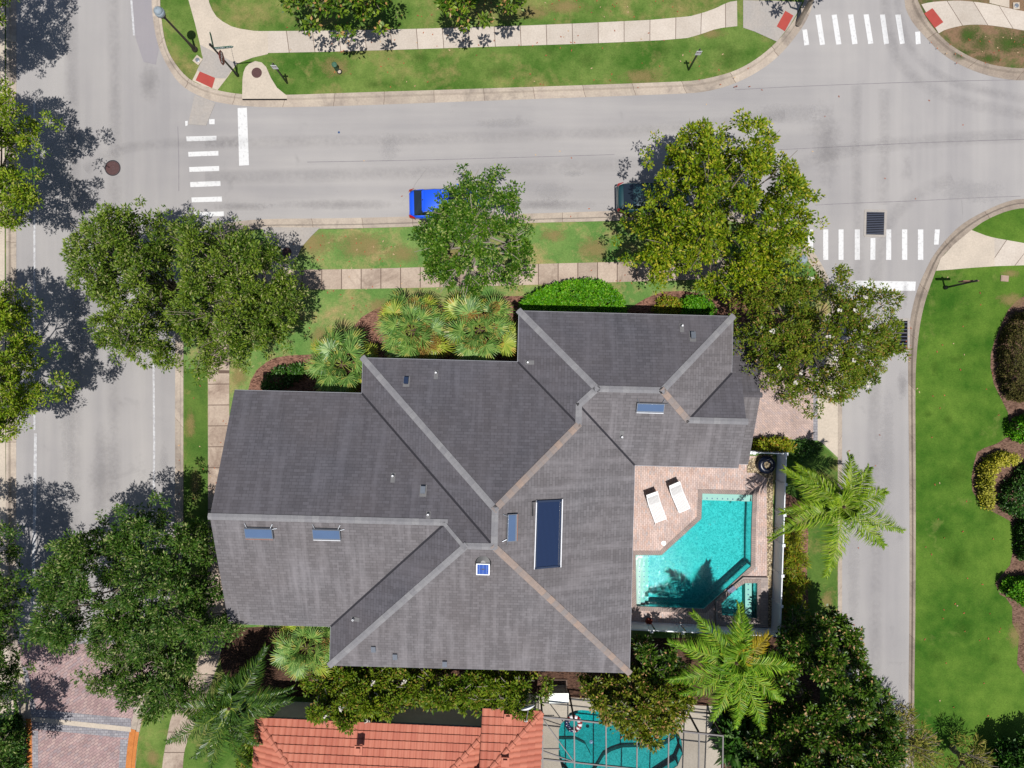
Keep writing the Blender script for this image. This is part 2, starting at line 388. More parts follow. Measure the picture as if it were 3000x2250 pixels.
# ------------------------------------------------------------ ground, streets
def rect(x0, y0, x1, y1): return [(x0, y0), (x1, y0), (x1, y1), (x0, y1)]
POOL = [(2056, 1445), (2203, 1449), (2199, 1560), (2198, 1657), (2130, 1719), (2061, 1781), (1960, 1778), (1864, 1774), (1861, 1625), (1937, 1625), (1995, 1572), (2053, 1519)]
SPA = [(2177, 1704), (2213, 1704), (2212, 1806), (2111, 1797), (2109, 1763), (2147, 1724)]
POOL2 = [(1636, 2212), (1637, 2135), (1644, 2116), (1660, 2102), (1668, 2086), (1684, 2079), (1704, 2077), (1760, 2082), (1850, 2086), (1930, 2100), (1978, 2130), (1996, 2170), (1998, 2206), (1984, 2240), (1900, 2296), (1680, 2296), (1650, 2262)]
PIT = PP(rect(1600, 1380, 2260, 2330))
g = sheet('ground', [(-160, -160), (160, -160), (160, 160), (-160, 160)], -.06, M['ground'], holes=[PIT])
sheet('road', PP(rect(-900, -1500, 4200, 4000)), 0.0, M['asphalt'], holes=[PIT])
sheet('road_parking_lane', PP(Z(0, 0, 2.212, [(850, -700), (985, -700), (988, 0), (1000, 180), (1030, 320), (1010, 420), (930, 400), (880, 250), (855, 60)])), .004, M['asphalt_dark'])
# N block between the street and the top edge of the photograph
NB = [(471, -900), (471, 0), (475, 45), (480, 90), (488, 131), (502, 167), (520, 194), (540, 219), (565, 240), (597, 255), (642, 268), (710, 280), (845, 281), (1000, 275), (1452, 261), (2000, 242), (2059, 236), (2149, 213), (2217, 175), (2271, 129), (2312, 81), (2339, 36), (2357, 0), (2375, -60), (2385, -900)]
NBr = [(443, -900), (443, 0), (447, 45), (452, 81), (459, 118), (472, 158), (493, 199), (520, 240), (552, 266), (606, 292), (646, 302), (723, 312), (814, 315), (1000, 311), (1452, 294), (2000, 275), (2072, 269), (2154, 246), (2226, 208), (2276, 170), (2316, 127), (2353, 77), (2372, 41), (2385, 0), (2400, -60), (2412, -900)]
KP = [(0, .0), (0, .13), (.30, .13), (.42, .03), (.5, .012), (1, .006)]
sheet('lawn', PP(NB), .10, M['lawn_n'])
strip('kerb', PP(NB), PP(NBr), KP, M['kerb'], 200)
# NE block
EB = [(2676, -900), (2681, 0), (2692, 20), (2705, 48), (2723, 77), (2745, 102), (2776, 132), (2826, 164), (2890, 191), (2950, 201), (3000, 204), (4200, 170)]
EBr = [(2640, -900), (2644, 0), (2662, 48), (2680, 75), (2705, 102), (2755, 156), (2814, 192), (2882, 219), (2949, 233), (3000, 237), (4200, 205)]
sheet('ground_cover', PP(EB + [(4200, -900)]), .10, M['scrub'])
strip('kerb', PP(EB), PP(EBr), KP, M['kerb_dirty'], 120)
# E block, the lush lawn
SB = [(4200, 570), (3000, 608), (2945, 619), (2882, 646), (2841, 676), (2790, 718), (2750, 758), (2737, 797), (2719, 845), (2701, 904), (2689, 967), (2680, 1057), (2678, 1152), (2680, 1500), (2678, 1862), (2674, 2065), (2674, 4000)]
SBr = [(4200, 540), (3000, 579), (2940, 592), (2859, 631), (2814, 659), (2778, 693), (2732, 750), (2710, 795), (2690, 840), (2678, 880), (2664, 945), (2660, 1040), (2661, 1152), (2665, 1500), (2664, 1862), (2661, 2065), (2661, 4000)]
sheet('lawn', PP(SB + [(4200, 4000)]), .10, M['lawn_e'])
KF = [(0, .0), (0, .12), (.45, .12), (.6, .03), (1, .006)]
strip('kerb', PP(SB), PP(SBr), KF, M['kerb_dirty'], 200)
# house block
HB = [(398, 4000), (398, 2250), (404, 2190), (411, 2142), (424, 2080), (458, 1990), (505, 1850), (533, 1690), (540, 1560), (540, 1107), (541, 900), (552, 810), (585, 738), (640, 692), (720, 671), (1000, 672), (1280, 663), (1551, 654), (1787, 649), (2050, 640), (2180, 652), (2280, 690), (2345, 742), (2393, 800), (2425, 870), (2445, 950), (2452, 1050), (2452, 1200), (2452, 1500), (2452, 1860), (2452, 4000)]
HBr = [(368, 4000), (368, 2250), (374, 2190), (382, 2134), (394, 2076), (430, 1982), (478, 1846), (506, 1690), (513, 1560), (513, 1107), (514, 890), (526, 795), (560, 716), (624, 668), (715, 641), (1000, 640), (1280, 632), (1551, 626), (1787, 618), (2060, 610), (2195, 622), (2300, 662), (2372, 720), (2415, 785), (2445, 860), (2462, 945), (2467, 1050), (2467, 1200), (2467, 1500), (2467, 1860), (2467, 4000)]
sheet('lawn', PP(HB), .10, M['lawn_m'], holes=[PP(POOL), PP(SPA), PP(POOL2)])
strip('kerb', PP(HB), PP(HBr), KP, M['kerb'], 320)
# W block beyond the street (mostly under tree crowns)
WB = [(22, -900), (22, 1500), (20, 1850), (30, 1960), (48, 2020), (62, 2090), (64, 2140), (64, 4000)]
WBr = [(48, -900), (48, 1500), (46, 1850), (62, 1950), (80, 2020), (90, 2088), (94, 2140), (94, 4000)]
sheet('lawn', PP(WB + [(-900, 4000), (-900, -900)]), .10, M['lawn_s'])
strip('kerb', PP(WB), PP(WBr), KP, M['kerb'], 140)
strip('pavement', PP([(-20, -900), (-20, 1900), (-10, 2110)]), PP([(18, -900), (18, 1900), (52, 2105)]), [(0, .118), (1, .118)], M['conc_flat'], 60)
# greener strips over the house lawn
sheet('lawn_strip', PP([(2292, 1300), (2400, 1296), (2450, 1345), (2450, 1860), (2452, 2400), (2280, 2400), (2290, 1860)]), .104, M['lawn_s'])
sheet('lawn_strip', PP([(411, 2150), (430, 2080), (460, 1995), (508, 1850), (600, 1850), (590, 1925), (506, 2088), (493, 2151), (474, 2260), (399, 2260)]), .104, M['lawn_n'])
sheet('lawn_strip', PP([(538, 2260), (542, 2183), (583, 2110), (633, 1975), (660, 1900), (760, 1900), (740, 2260)]), .104, M['lawn_n'])
sheet('lawn_strip', PP([(542, 1080), (610, 1080), (612, 1700), (600, 1850), (520, 1850), (541, 1600)]), .104, M['lawn_s'])

# pavements
strip('pavement', PP(Z(1000, 0, 2.212, [(-520, 208), (0, 205), (700, 188), (1400, 165), (2212, 125), (2400, 72), (2502, 20), (2560, 12)])),
      PP(Z(1000, 0, 2.212, [(-500, 350), (0, 340), (1000, 308), (1700, 285), (2212, 260), (2322, 230), (2432, 190), (2562, 176)])), [(0, .118), (1, .118)], M['conc'], 140, 1)
sheet('pavement_ramp', PP([(554, -900), (554, 0), (574, 72), (588, 131), (594, 163), (597, 172), (579, 212), (566, 238), (597, 254), (640, 266), (668, 230), (696, 190), (715, 182), (741, 172), (787, 161), (787, 95), (744, 93), (705, 87), (680, 80), (655, 66), (637, 52), (624, 32), (615, 10), (611, -20), (611, -900)]), .119, M['conc_flat'])
sheet('pavement_slab', PP([(589, 134), (620, 150), (660, 172), (694, 188), (664, 232), (636, 232), (588, 212), (580, 208), (597, 174)]), .123, M['conc_grey'])
sheet('warning_pad', PP([(588, 212), (633, 231), (624, 261), (576, 238)]), .128, M['red_pad'])
sheet('pavement_ramp', PP(Z(2000, 0, 2.212, [(388, 8), (600, 12), (770, 20), (740, 85), (690, 172), (606, 276), (460, 210), (388, 186)])), .119, M['conc_grey'])
sheet('warning_pad', PP(Z(2000, 0, 2.212, [(660, 77), (712, 108), (657, 210), (604, 178)])), .126, M['red_pad'])
strip('pavement', PP([(2695, 16), (2723, 9), (2778, 5), (2823, 5), (2895, 14), (2954, 28), (3000, 37), (4200, 230)]),
      PP([(2746, 101), (2760, 92), (2778, 86), (2827, 75), (2882, 75), (2954, 85), (3000, 93), (4200, 290)]), [(0, .118), (1, .118)], M['conc'], 80, 1)
sheet('pavement', PP([(2895, 12), (2895, -700), (2953, -700), (2953, 26)]), .1185, M['conc_flat'])
sheet('warning_pad', PP([(2728, 27), (2760, 68), (2735, 85), (2704, 43)]), .126, M['red_pad'])
strip('pavement', PP([(2812, 704), (2841, 676), (2886, 692), (2909, 698), (3000, 714), (4200, 800)]), PP([(2738, 794), (2780, 791), (2836, 786), (2904, 781), (3000, 778), (4200, 870)]), [(0, .118), (1, .118)], M['conc'], 70, 0)
sheet('pavement_slab', PP([(2752, 759), (2790, 718), (2842, 675), (2886, 692), (2909, 698), (2910, 781), (2836, 786), (2739, 793)]), .121, M['conc_flat'])
strip('pavement', PP(Z(1000, 750, 2.212, [(-760, 92), (0, 90), (520, 75), (1200, 55), (1900, 38), (2212, 30), (2700, 0)])), PP(Z(1000, 750, 2.212, [(-760, 220), (0, 218), (620, 205), (1270, 188), (1850, 168), (2212, 160), (2700, 130)])), [(0, .118), (1, .118)], M['conc_old2'], 130, 1)
sheet('pavement_slab', PP([(1921, 820), (1918, 803), (1950, 801), (1956, 818)]), .122, M['conc'])
strip('pavement', PP([(600, 760), (612, 900), (612, 1480), (612, 1700), (600, 1850), (588, 1930), (506, 2088), (493, 2151), (475, 2250), (440, 2700)]), PP([(690, 760), (674, 900), (674, 1480), (674, 1700), (660, 1850), (648, 1925), (590, 2085), (543, 2183), (538, 2250), (505, 2700)]), [(0, .118), (1, .118)], M['conc_old'], 150, 2)
sheet('pavement_slab', PP([(612, 1084), (674, 1085), (674, 1094), (642, 1094), (642, 1086)]), .123, M['conc'])
# storm drain aprons
INLET = [(712, 289), (713, 235), (716, 215), (722, 200), (732, 190), (750, 182), (769, 186), (782, 199), (796, 231), (814, 260), (844, 284), (842, 292), (712, 292)]
sheet('drain_apron', PP(INLET), .140, M['conc_flat'], thick=.13)
sheet('drain_slot', PP([(712, 291.5), (842, 291.5), (842, 295), (712, 295)]), .095, M['void'])
sheet('drain_apron', PP([(770, 667), (940, 668), (915, 692), (885, 725), (868, 765), (850, 790), (800, 790), (790, 720)]), .136, M['conc_grey'], thick=.1)
sheet('drain_apron', PP([(570, 279), (631, 302), (604, 368), (552, 364)]), .02, M['conc_grey'], thick=.02)
# driveway and paver street
sheet('driveway', PP([(2140, 1000), (2393, 985), (2393, 1290), (2200, 1282), (2100, 1282)]), .118, M['paver_drive'])
sheet('driveway_apron', PP([(2393, 940), (2452, 900), (2452, 1340), (2405, 1296), (2393, 1290)]), .119, M['conc_flat'])
sheet('driveway_edge', PP([(2380, 985), (2393, 984), (2393, 1290), (2380, 1290)]), .122, M['paver_grey'])
PAV = [(60, 1868), (500, 1868), (468, 1876), (430, 1982), (394, 2076), (382, 2134), (374, 2190), (368, 2250), (368, 2600), (94, 2600), (94, 2140), (90, 2088), (80, 2020), (62, 1950), (50, 1880)]
sheet('paver_street', PP([(52, 1868), (470, 1868)] + PAV[3:]), .005, M['paver_road'])
def band(x0, y0, x1, y1, wd, z, mat, nm='paver_band'):
    sheet(nm, PP([(x0, y0), (x1, y1), (x1, y1 + wd), (x0, y0 + wd)]), z, mat)
band(52, 1866, 472, 1866, 20, .010, M['paver_grey'])
band(91, 2076, 384, 2105, 25, .011, M['paver_grey'])
band(92, 2099, 384, 2130, 14, .015, M['conc_flat'], 'paver_band')
band(95, 2114, 380, 2142, 21, .011, M['paver_grey'])
sheet('paver_band', PP([(353, 2166), (375, 2166), (368, 2250), (368, 2600), (348, 2600), (348, 2250)]), .0145, M['paver_grey'])
sheet('paver_band', PP([(97, 2140), (112, 2140), (112, 2600), (97, 2600)]), .0145, M['paver_grey'])
sheet('paver_band', PP([(64, 1946), (80, 1960), (106, 2080), (91, 2076), (80, 2018)]), .0145, M['paver_grey'])
KO = [(0, .0), (0, .136), (.32, .136), (.44, .036), (.5, .018), (1, .012)]
strip('orange_kerb', PP([(411, 2142), (404, 2190), (398, 2250), (398, 2600)]), PP([(381, 2134), (373, 2190), (367, 2250), (367, 2600)]), KO, M['orange'], 30, 1)
strip('orange_kerb', PP([(57, 2104), (61, 2140), (62, 2600)]), PP([(91, 2106), (94, 2140), (94, 2600)]), KO, M['orange'], 30, 1)

# painted markings
def paintset(name, quads, mat, z=.006):
    mb = MB()
    for q in quads: mb.face(PP(q, 0) if False else [Vector((p.x, p.y, z)) for p in PP(q)])
    o = mb.build(name, mat); o['kind'] = 'structure'; return o
z1 = lambda q: Z(0, 0, 2.212, q); z3 = lambda q: Z(2000, 0, 2.212, q)
paintset('crosswalk', [z1(q) for q in (
    [(1207, 885), (1403, 880), (1403, 910), (1210, 916)], [(1220, 985), (1415, 978), (1416, 1008), (1222, 1015)], [(1226, 1083), (1420, 1076), (1421, 1108), (1228, 1114)],
    [(1232, 1180), (1428, 1173), (1430, 1205), (1234, 1213)], [(1241, 1280), (1438, 1274), (1439, 1306), (1243, 1311)], [(1247, 1377), (1450, 1370), (1451, 1400), (1250, 1405)],
    [(1355, 772), (1391, 772), (1391, 805), (1357, 805)], [(1200, 785), (1217, 783), (1216, 812), (1202, 817)])], M['paint'])
paintset('stop_line', [z1([(1540, 700), (1600, 698), (1614, 1070), (1550, 1074)])], M['paint'])
paintset('crosswalk', [z3(q) for q in (
    [(775, 193), (805, 190), (820, 290), (788, 295)], [(860, 97), (893, 94), (922, 288), (890, 293)], [(965, 97), (998, 94), (1028, 286), (995, 290)], [(1071, 96), (1105, 93), (1133, 283), (1099, 288)],
    [(1172, 95), (1205, 92), (1235, 281), (1202, 286)], [(1278, 96), (1310, 94), (1337, 282), (1305, 288)], [(1377, 96), (1412, 94), (1439, 281), (1408, 287)], [(1506, 207), (1538, 204), (1542, 284), (1511, 288)])], M['paint'])
xs = [(812, 845), (910, 943), (1010, 1042), (1115, 1148), (1318, 1351), (1421, 1455), (1524, 1559)]
paintset('crosswalk', [z3([(a, 1487), (b, 1487), (b, 1684), (a, 1684)]) for a, b in xs] + [z3([(1217, 1543), (1249, 1543), (1248, 1684), (1216, 1684)]), z3([(1634, 1487), (1666, 1487), (1658, 1585), (1628, 1585)])], M['paint'])
paintset('stop_line', [[(2505, 822), (2683, 825), (2681, 852), (2505, 852)]], M['paint'])
paintset('lane_line', [[(382, -600), (388, -600), (388, 0), (396, 104), (390, 104), (382, 0)], [(447, 1060), (453, 1060), (455, 1300), (453, 1500), (449, 1760), (443, 1760), (447, 1500), (449, 1300)]], M['faded'])
paintset('lane_line', [[(100, 1270), (108, 1270), (107, 1500), (98, 1860), (90, 1860), (97, 1500)], [(98, 300), (104, 300), (104, 1260), (98, 1260)]], M['faded'])

def seam(pts, wd=1.7):
    A_ = PP(pts); B_ = PP([(x + (0 if abs(pts[-1][0] - pts[0][0]) > 60 else wd), y + (wd if abs(pts[-1][0] - pts[0][0]) > 60 else 0)) for x, y in pts])
    strip('road_seam', A_, B_, [(0, .0045), (1, .0045)], M['seam'], 60, 2)
M['seam'] = plain('tarred_seam', A(163, 157, 160), .9, .2, var=.3, vs=3)
for l in ([(2154, 262), (2300, 254), (2497, 246), (2700, 239), (2900, 234), (3100, 232)], [(2280, 438), (2542, 425), (2700, 417), (3000, 407), (3200, 402)], [(2389, 600), (2500, 594), (2678, 588), (2850, 579), (2990, 574)], [(900, 474), (1200, 469), (1500, 461), (1800, 452)], [(520, 370), (523, 450), (523, 560)]): seam(l)

def blotch(name, col, soft=.35, amt=1.0, sc=2.2):
    """worn or stained patch that fades out unevenly at its rim"""
    m = N(name); r_ = m.sep(m.uv())[0]; n_ = m.mix(.5, m.noise(m.pos(), sc, 5, .7), m.noise(m.pos(), sc * 6, 4, .75))
    f = m.math('ADD', m.math('SUBTRACT', 1.0, r_), m.math('MULTIPLY', m.math('SUBTRACT', n_, .5), 2.2)); f = m.ramp(f, [(.22, 0.0), (.22 + soft, amt)])
    m.fin(m.mix(m.ramp(m.noise(m.pos(), 18, 4, .8), [(.3, 0.0), (.7, 1.0)]), tuple(c * .7 for c in col[:3]) + (1,), tuple(min(.9, c * 1.15) for c in col[:3]) + (1,)), .95, .1)
    tr = m.n("ShaderNodeBsdfTransparent"); ms = m.n("ShaderNodeMixShader"); m.l(f, ms.inputs[0]); m.l(tr.outputs[0], ms.inputs[1]); m.l(m.b.outputs[0], ms.inputs[2]); m.l(ms.outputs[0], m.out.inputs[0]); return m.mat
def patch(name, x, y, rx, ry, mat, z, rot=0.0):
    c = P(x, y, 0); mb = MB(); k = 28
    for i in range(k):
        a, b = 2 * math.pi * i / k, 2 * math.pi * (i + 1) / k; f = lambda an: (c.x + K * (rx * math.cos(an) * math.cos(rot) - ry * math.sin(an) * math.sin(rot)), c.y + K * (rx * math.cos(an) * math.sin(rot) + ry * math.sin(an) * math.cos(rot)), z)
        mb.face([(c.x, c.y, z), f(a), f(b)], [(0, 0), (1, 0), (1, 0)])
    o = mb.build(name, mat); o['kind'] = 'structure'; return o
M['straw'] = blotch('bare_straw_patch', A(184, 160, 108), .55, .55)
M['deep'] = blotch('deep_green_patch', A(54, 98, 24), .9, .26, 1.2)
M['weeds'] = blotch('weedy_green_patch', A(82, 112, 46), .8, .8, 1.6)
M['stain'] = blotch('asphalt_stain', A(150, 145, 147), .8, .24, .8)
M['pale'] = blotch('pale_asphalt_scuff', A(208, 204, 203), .8, .38, .8)
for i, (x, y, rx, ry) in enumerate(((985, 200, 62, 46), (1880, 228, 80, 34), (1010, 150, 40, 14), (1720, 90, 90, 22), (1560, 40, 80, 30), (920, 715, 90, 52), (1060, 720, 110, 56), (1180, 745, 70, 40), (1740, 730, 70, 50), (1620, 690, 60, 26), (1660, 22, 90, 26), (950, 985, 60, 40), (705, 1100, 34, 50), (560, 1240, 20, 60), (575, 1420, 24, 70), (2960, 880, 60, 30), (2955, 802, 46, 16), (2970, 1860, 30, 50), (450, 2220, 26, 40), (2420, 1760, 30, 40), (2400, 1400, 34, 46), (1110, 895, 50, 30), (2260, 40, 40, 20), (2080, 100, 60, 22), (1330, 745, 40, 40))): patch('dry_grass', x, y, rx, ry, M['straw'], .1100 + .0006 * (i % 3))
for i, (x, y, rx, ry) in enumerate(((1610, 155, 34, 34), (1720, 180, 36, 34), (1935, 150, 46, 40), (2130, 165, 80, 60), (1450, 215, 50, 34), (2735, 1080, 18, 32), (2798, 1052, 40, 18), (2828, 932, 24, 20), (2775, 1230, 20, 22), (2715, 1215, 24, 18), (2760, 1560, 40, 30), (2800, 1640, 50, 60), (2820, 1840, 44, 50), (2740, 1920, 40, 30), (2900, 1500, 40, 50), (2910, 1930, 30, 24), (1230, 170, 40, 36), (1100, 250, 60, 20), (2800, 1390, 60, 50))): patch('lush_grass', x, y, rx, ry, M['deep'], .1104 + .0006 * (i % 3))
for i, (x, y, rx, ry, m_) in enumerate(((2645, 1130, 22, 60, 'stain'), (2672 - 20, 860, 12, 60, 'stain'), (1140, 430, 40, 56, 'pale'), (1480, 360, 120, 20, 'pale'), (1680, 510, 40, 14, 'pale'), (1620, 560, 70, 40, 'pale'), (700, 605, 120, 18, 'stain'), (1000, 600, 260, 22, 'stain'), (1600, 600, 220, 20, 'stain'), (280, 900, 60, 180, 'pale'), (440, 240, 40, 90, 'stain'), (480, 1350, 22, 70, 'pale'), (2600, 1330, 30, 240, 'pale'), (2500, 1700, 26, 260, 'pale'), (2420, 420, 60, 160, 'stain'), (2850, 560, 120, 50, 'pale'), (2300, 330, 120, 40, 'pale'), (300, 1400, 50, 220, 'stain'), (200, 1250, 30, 200, 'pale'))): patch('asphalt_mark', x, y, rx, ry, M[m_], .0075 + .0004 * (i % 4))
for i, (x, y, rx, ry) in enumerate(((2835, 105, 50, 34), (2950, 130, 60, 50), (2815, 160, 40, 24), (2890, 175, 60, 22), (3000, 120, 60, 60), (2870, 130, 40, 40))): patch('weed_patch', x, y, rx, ry, M['weeds'], .1100 + .0006 * i)
def tyremat():
    m = N('tyre_marks'); v = m.sep(m.uv())[1]; f = m.math('MULTIPLY', m.math('SINE', m.math('MULTIPLY', v, math.pi)), m.ramp(m.mix(.5, m.noise(m.pos(), .5, 4, .6), m.noise(m.pos(), 4, 4, .7)), [(.35, .02), (.65, .16)]))
    m.fin(A(136, 132, 136), .95, .1); tr = m.n("ShaderNodeBsdfTransparent"); ms = m.n("ShaderNodeMixShader"); m.l(f, ms.inputs[0]); m.l(tr.outputs[0], ms.inputs[1]); m.l(m.b.outputs[0], ms.inputs[2]); m.l(ms.outputs[0], m.out.inputs[0]); return m.mat
M['tyre'] = tyremat()
def tyre(pts, wd, i):
    q = PP(pts); n_ = []
    for k in range(len(q)): t = (q[min(k + 1, len(q) - 1)] - q[max(k - 1, 0)]).normalized(); n_.append(Vector((-t.y, t.x, 0)))
    strip('tyre_track', [a + b * wd / 2 for a, b in zip(q, n_)], [a - b * wd / 2 for a, b in zip(q, n_)], [(0, .0092 + .0004 * i), (1, .0092 + .0004 * i)], M['tyre'], 60, 2)
for i, (l, wd) in enumerate((([(2590, -60), (2600, 100), (2640, 200), (2760, 290), (3050, 345)], .9), ([(2620, -60), (2640, 90), (2690, 180), (2800, 250), (3050, 300)], .7), ([(2510, 250), (2508, 420), (2512, 620), (2520, 900)], .8), ([(2590, 260), (2592, 420), (2585, 600)], .9), ([(2790, 520), (2700, 560), (2620, 620), (2570, 720), (2560, 1000), (2566, 1500), (2560, 2300)], 1.0), ([(2250, 560), (2330, 480), (2500, 430), (2900, 400), (3100, 395)], 1.0), ([(600, 420), (1200, 410), (1900, 385), (2300, 340)], .9), ([(600, 520), (1200, 508), (1900, 480)], 1.0), ([(205, -60), (215, 400), (225, 900), (220, 1500), (215, 1850)], 1.0), ([(330, -60), (340, 400), (330, 900), (340, 1500), (330, 1850)], 1.0), ([(250, 500), (330, 440), (460, 420), (700, 415)], .8))): tyre(l, wd, i)

# planting beds
BED = [(720, 1260), (727, 1150), (736, 1116), (754, 1084), (781, 1062), (808, 1048), (845, 1042), (908, 1039), (960, 1025), (1010, 990), (1060, 930), (1110, 900), (1180, 890), (1300, 895), (1380, 885), (1440, 880), (1480, 868), (1530, 868), (1560, 890), (1700, 905), (1840, 905), (1890, 875), (1940, 855), (2000, 853), (2060, 862), (2150, 850), (2240, 870), (2300, 930), (2300, 985), (2150, 1005), (2150, 1260)]
sheet('mulch_bed', PP(BED), .106, M['mulch'])
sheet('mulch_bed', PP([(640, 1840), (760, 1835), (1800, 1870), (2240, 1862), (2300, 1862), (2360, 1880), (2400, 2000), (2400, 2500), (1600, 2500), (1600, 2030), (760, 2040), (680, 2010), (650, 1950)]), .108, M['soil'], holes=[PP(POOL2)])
sheet('mulch_bed', PP([(2294, 1440), (2350, 1470), (2366, 1560), (2362, 1680), (2366, 1760), (2350, 1850), (2294, 1860)]), .109, M['mulch'])
EBED = Z(2700, 800, 2.766, [(830, 185), (760, 225), (690, 300), (630, 430), (580, 550), (550, 660), (548, 760), (575, 900), (640, 1030), (690, 1130), (700, 1280), (680, 1330), (600, 1380), (500, 1415), (440, 1450)]) + \
    Z(2700, 1300, 3.0165, [(450, 180), (430, 300), (440, 420), (500, 510), (600, 590), (700, 640), (770, 680), (800, 760), (805, 900), (770, 1070), (700, 1150), (640, 1230), (680, 1330), (730, 1350), (790, 1440), (790, 1580)]) + [(2981, 1862), (2976, 1943), (3005, 1985), (3400, 1990), (3400, 860)]
sheet('mulch_bed', PP(EBED), .106, M['mulch_e'])

# ------------------------------------------------------------ the house
TH = rad(1.4715)
def HW(u, v, z):                                 # house frame (u east, v south) -> world
    return Vector((u * math.cos(TH) - v * math.sin(TH), -(u * math.sin(TH) + v * math.cos(TH)), z))
HE_, PI_ = 5.0, .4188
L = dict(NU=-3.86, WU=.28, E=6.58, SU=4.12, HE=11.57, NG=-.88, NM=-1.17, WM=-7.90, NW=.70, SW=13.03, WS=-9.23, SS=15.08, GW=-14.62, GE=12.05)
V = {}
def av(n, u, v, z): V[n] = HW(u, v, z)
he, p_ = HE_, PI_
av('C1', L['WU'], L['NU'], he); av('C2', L['HE'], L['NU'], he); av('C3', L['HE'], L['NG'], he); av('gN', L['GE'], L['NG'], he); av('gS', L['GE'], L['SU'], he)
vm = (L['NG'] + L['SU']) / 2; gz = (L['SU'] - L['NG']) / 2
av('gA', L['GE'], vm, he + p_ * gz); av('G1', L['HE'] - gz, vm, he + p_ * gz)
av('C4', L['E'], L['SU'], he); av('C5', L['E'], L['SS'], he); av('C6', L['WS'], L['SS'], he); av('C7', L['WS'], L['SW'], he); av('C8', L['GW'], L['SW'], he)
av('C9', L['GW'], L['NW'], he); av('C10', L['WM'], L['NW'], he); av('C11', L['WM'], L['NM'], he); av('C12', L['WU'], L['NM'], he)
wv = (L['NW'] + L['SW']) / 2; wr = (L['SW'] - L['NW']) / 2
av('wA', L['GW'], wv, he + p_ * wr); av('W1', L['WS'] + wr, wv, he + p_ * wr)
r = (L['SU'] - L['NU']) / 2; uv_ = (L['SU'] + L['NU']) / 2
av('R1', L['WU'] + r, uv_, he + p_ * r); av('R2', L['HE'] - r, uv_, he + p_ * r)
r2 = (L['E'] - L['WU']) / 2; um = (L['E'] + L['WU']) / 2
av('P2', um, L['SU'] - r2, he + p_ * r2); av('P3', um, L['NM'] + r2, he + p_ * r2)
r3 = (L['E'] - L['WM']) / 2; u3 = (L['E'] + L['WM']) / 2
av('M1', u3, L['NM'] + r3, he + p_ * r3)
rs = (L['SS'] - L['NW']) / 2; vs = (L['SS'] + L['NW']) / 2
av('S1', u3, vs, he + p_ * (rs + r3) / 2); av('S2', L['WS'] + rs, vs, he + p_ * rs)
house = thing('house', 'large house with charcoal shingle hip roof beside a turquoise pool', 'house', (HW(-2, 6, 0)))
FACES = dict(NU=('C1 C2 R2 R1', (1, 0)), HE=('C2 C3 G1 R2', (0, 1)), NG=('C3 gN gA G1', (1, 0)), SU=('gS C4 P2 R1 R2 G1 gA', (1, 0)), E=('C4 C5 S1 M1 P3 P2', (0, 1)),
             WU=('C1 R1 P2 P3 C12', (0, 1)), NM=('C11 C12 P3 M1', (1, 0)), WM=('C11 M1 S1 C10', (0, 1)), NW=('C9 C10 S1 S2 W1 wA', (1, 0)), SW=('C8 wA W1 C7', (1, 0)), WS=('C7 W1 S2 C6', (0, 1)), SS=('C6 S2 S1 C5', (1, 0)))
PLANES = []
def roof_mesh(faces, name, mat, parent, thick=.16):
    mb = MB()
    for nm, (pts, e) in faces.items():
        e3 = (HW(*e, 0) - HW(0, 0, 0)).normalized()
        n = (pts[1] - pts[0]).cross(pts[2] - pts[0])
        if n.z < 0: pts = list(reversed(pts)); n = -n
        n.normalize(); d = n.cross(e3)
        if d.z < 0: d = -d
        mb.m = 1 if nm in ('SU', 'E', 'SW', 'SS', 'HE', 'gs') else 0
        mb.face(pts, [(q.dot(e3), q.dot(d)) for q in pts])
        PLANES.append((pts, n, e3, d))
        k = len(pts); lo = [q - Vector((0, 0, thick)) for q in pts]
        mb.face(list(reversed(lo)), [(0, 0)] * k)
        for i in range(k): mb.face([pts[i], lo[i], lo[(i + 1) % k], pts[(i + 1) % k]], [(0, 0)] * 4)
    return mb.build(name, mat, parent)
roof = roof_mesh({k: ([V[q] for q in s.split()], e) for k, (s, e) in FACES.items()}, 'roof', [M['shingle'], M['shingle_pale']], house)
# lower garage roof to the east
GU0, GU1, GN, GS, GH = 10.9, 13.40, -3.68, 4.17, 2.6
gv = (GN + GS) / 2; gr = GH + .42 * (GS - GN) / 2
groof = roof_mesh({'gn': ([HW(GU0, GN, GH), HW(GU1, GN, GH), HW(GU1, gv, gr), HW(GU0, gv, gr)], (1, 0)), 'gs': ([HW(GU0, GS, GH), HW(GU1, GS, GH), HW(GU1, gv, gr), HW(GU0, gv, gr)], (1, 0))}, 'garage_roof', [M['shingle'], M['shingle_pale']], house)
def ridge(a, b, fa, fb, mat, wd=.175, parent=None):
    """cap of shingles bent over the edge a-b; fa, fb: points on either side"""
    mb = MB(); t = (b - a).normalized(); a = a - t * .10; b = b + t * .10; u1 = (b - a).length; lift = Vector((0, 0, .035))
    sides = []
    for f in (fa, fb):
        q = f - a; q = (q - t * q.dot(t)).normalized(); sides.append(q * wd)
    for s in sides:
        pts = [a + lift, b + lift, b + s + lift, a + s + lift]; uv = [(0, 0), (u1, 0), (u1, .3), (0, .3)]
        if (pts[1] - pts[0]).cross(pts[2] - pts[0]).z < 0: pts.reverse(); uv.reverse()
        mb.face(pts, uv)
        lo = [q - Vector((0, 0, .05)) for q in (a + s + lift, b + s + lift)]
        mb.face([a + s + lift, b + s + lift, lo[1], lo[0]], [(0, 0), (u1, 0), (u1, .1), (0, .1)])
    return mb.build('ridge_cap', mat, parent)
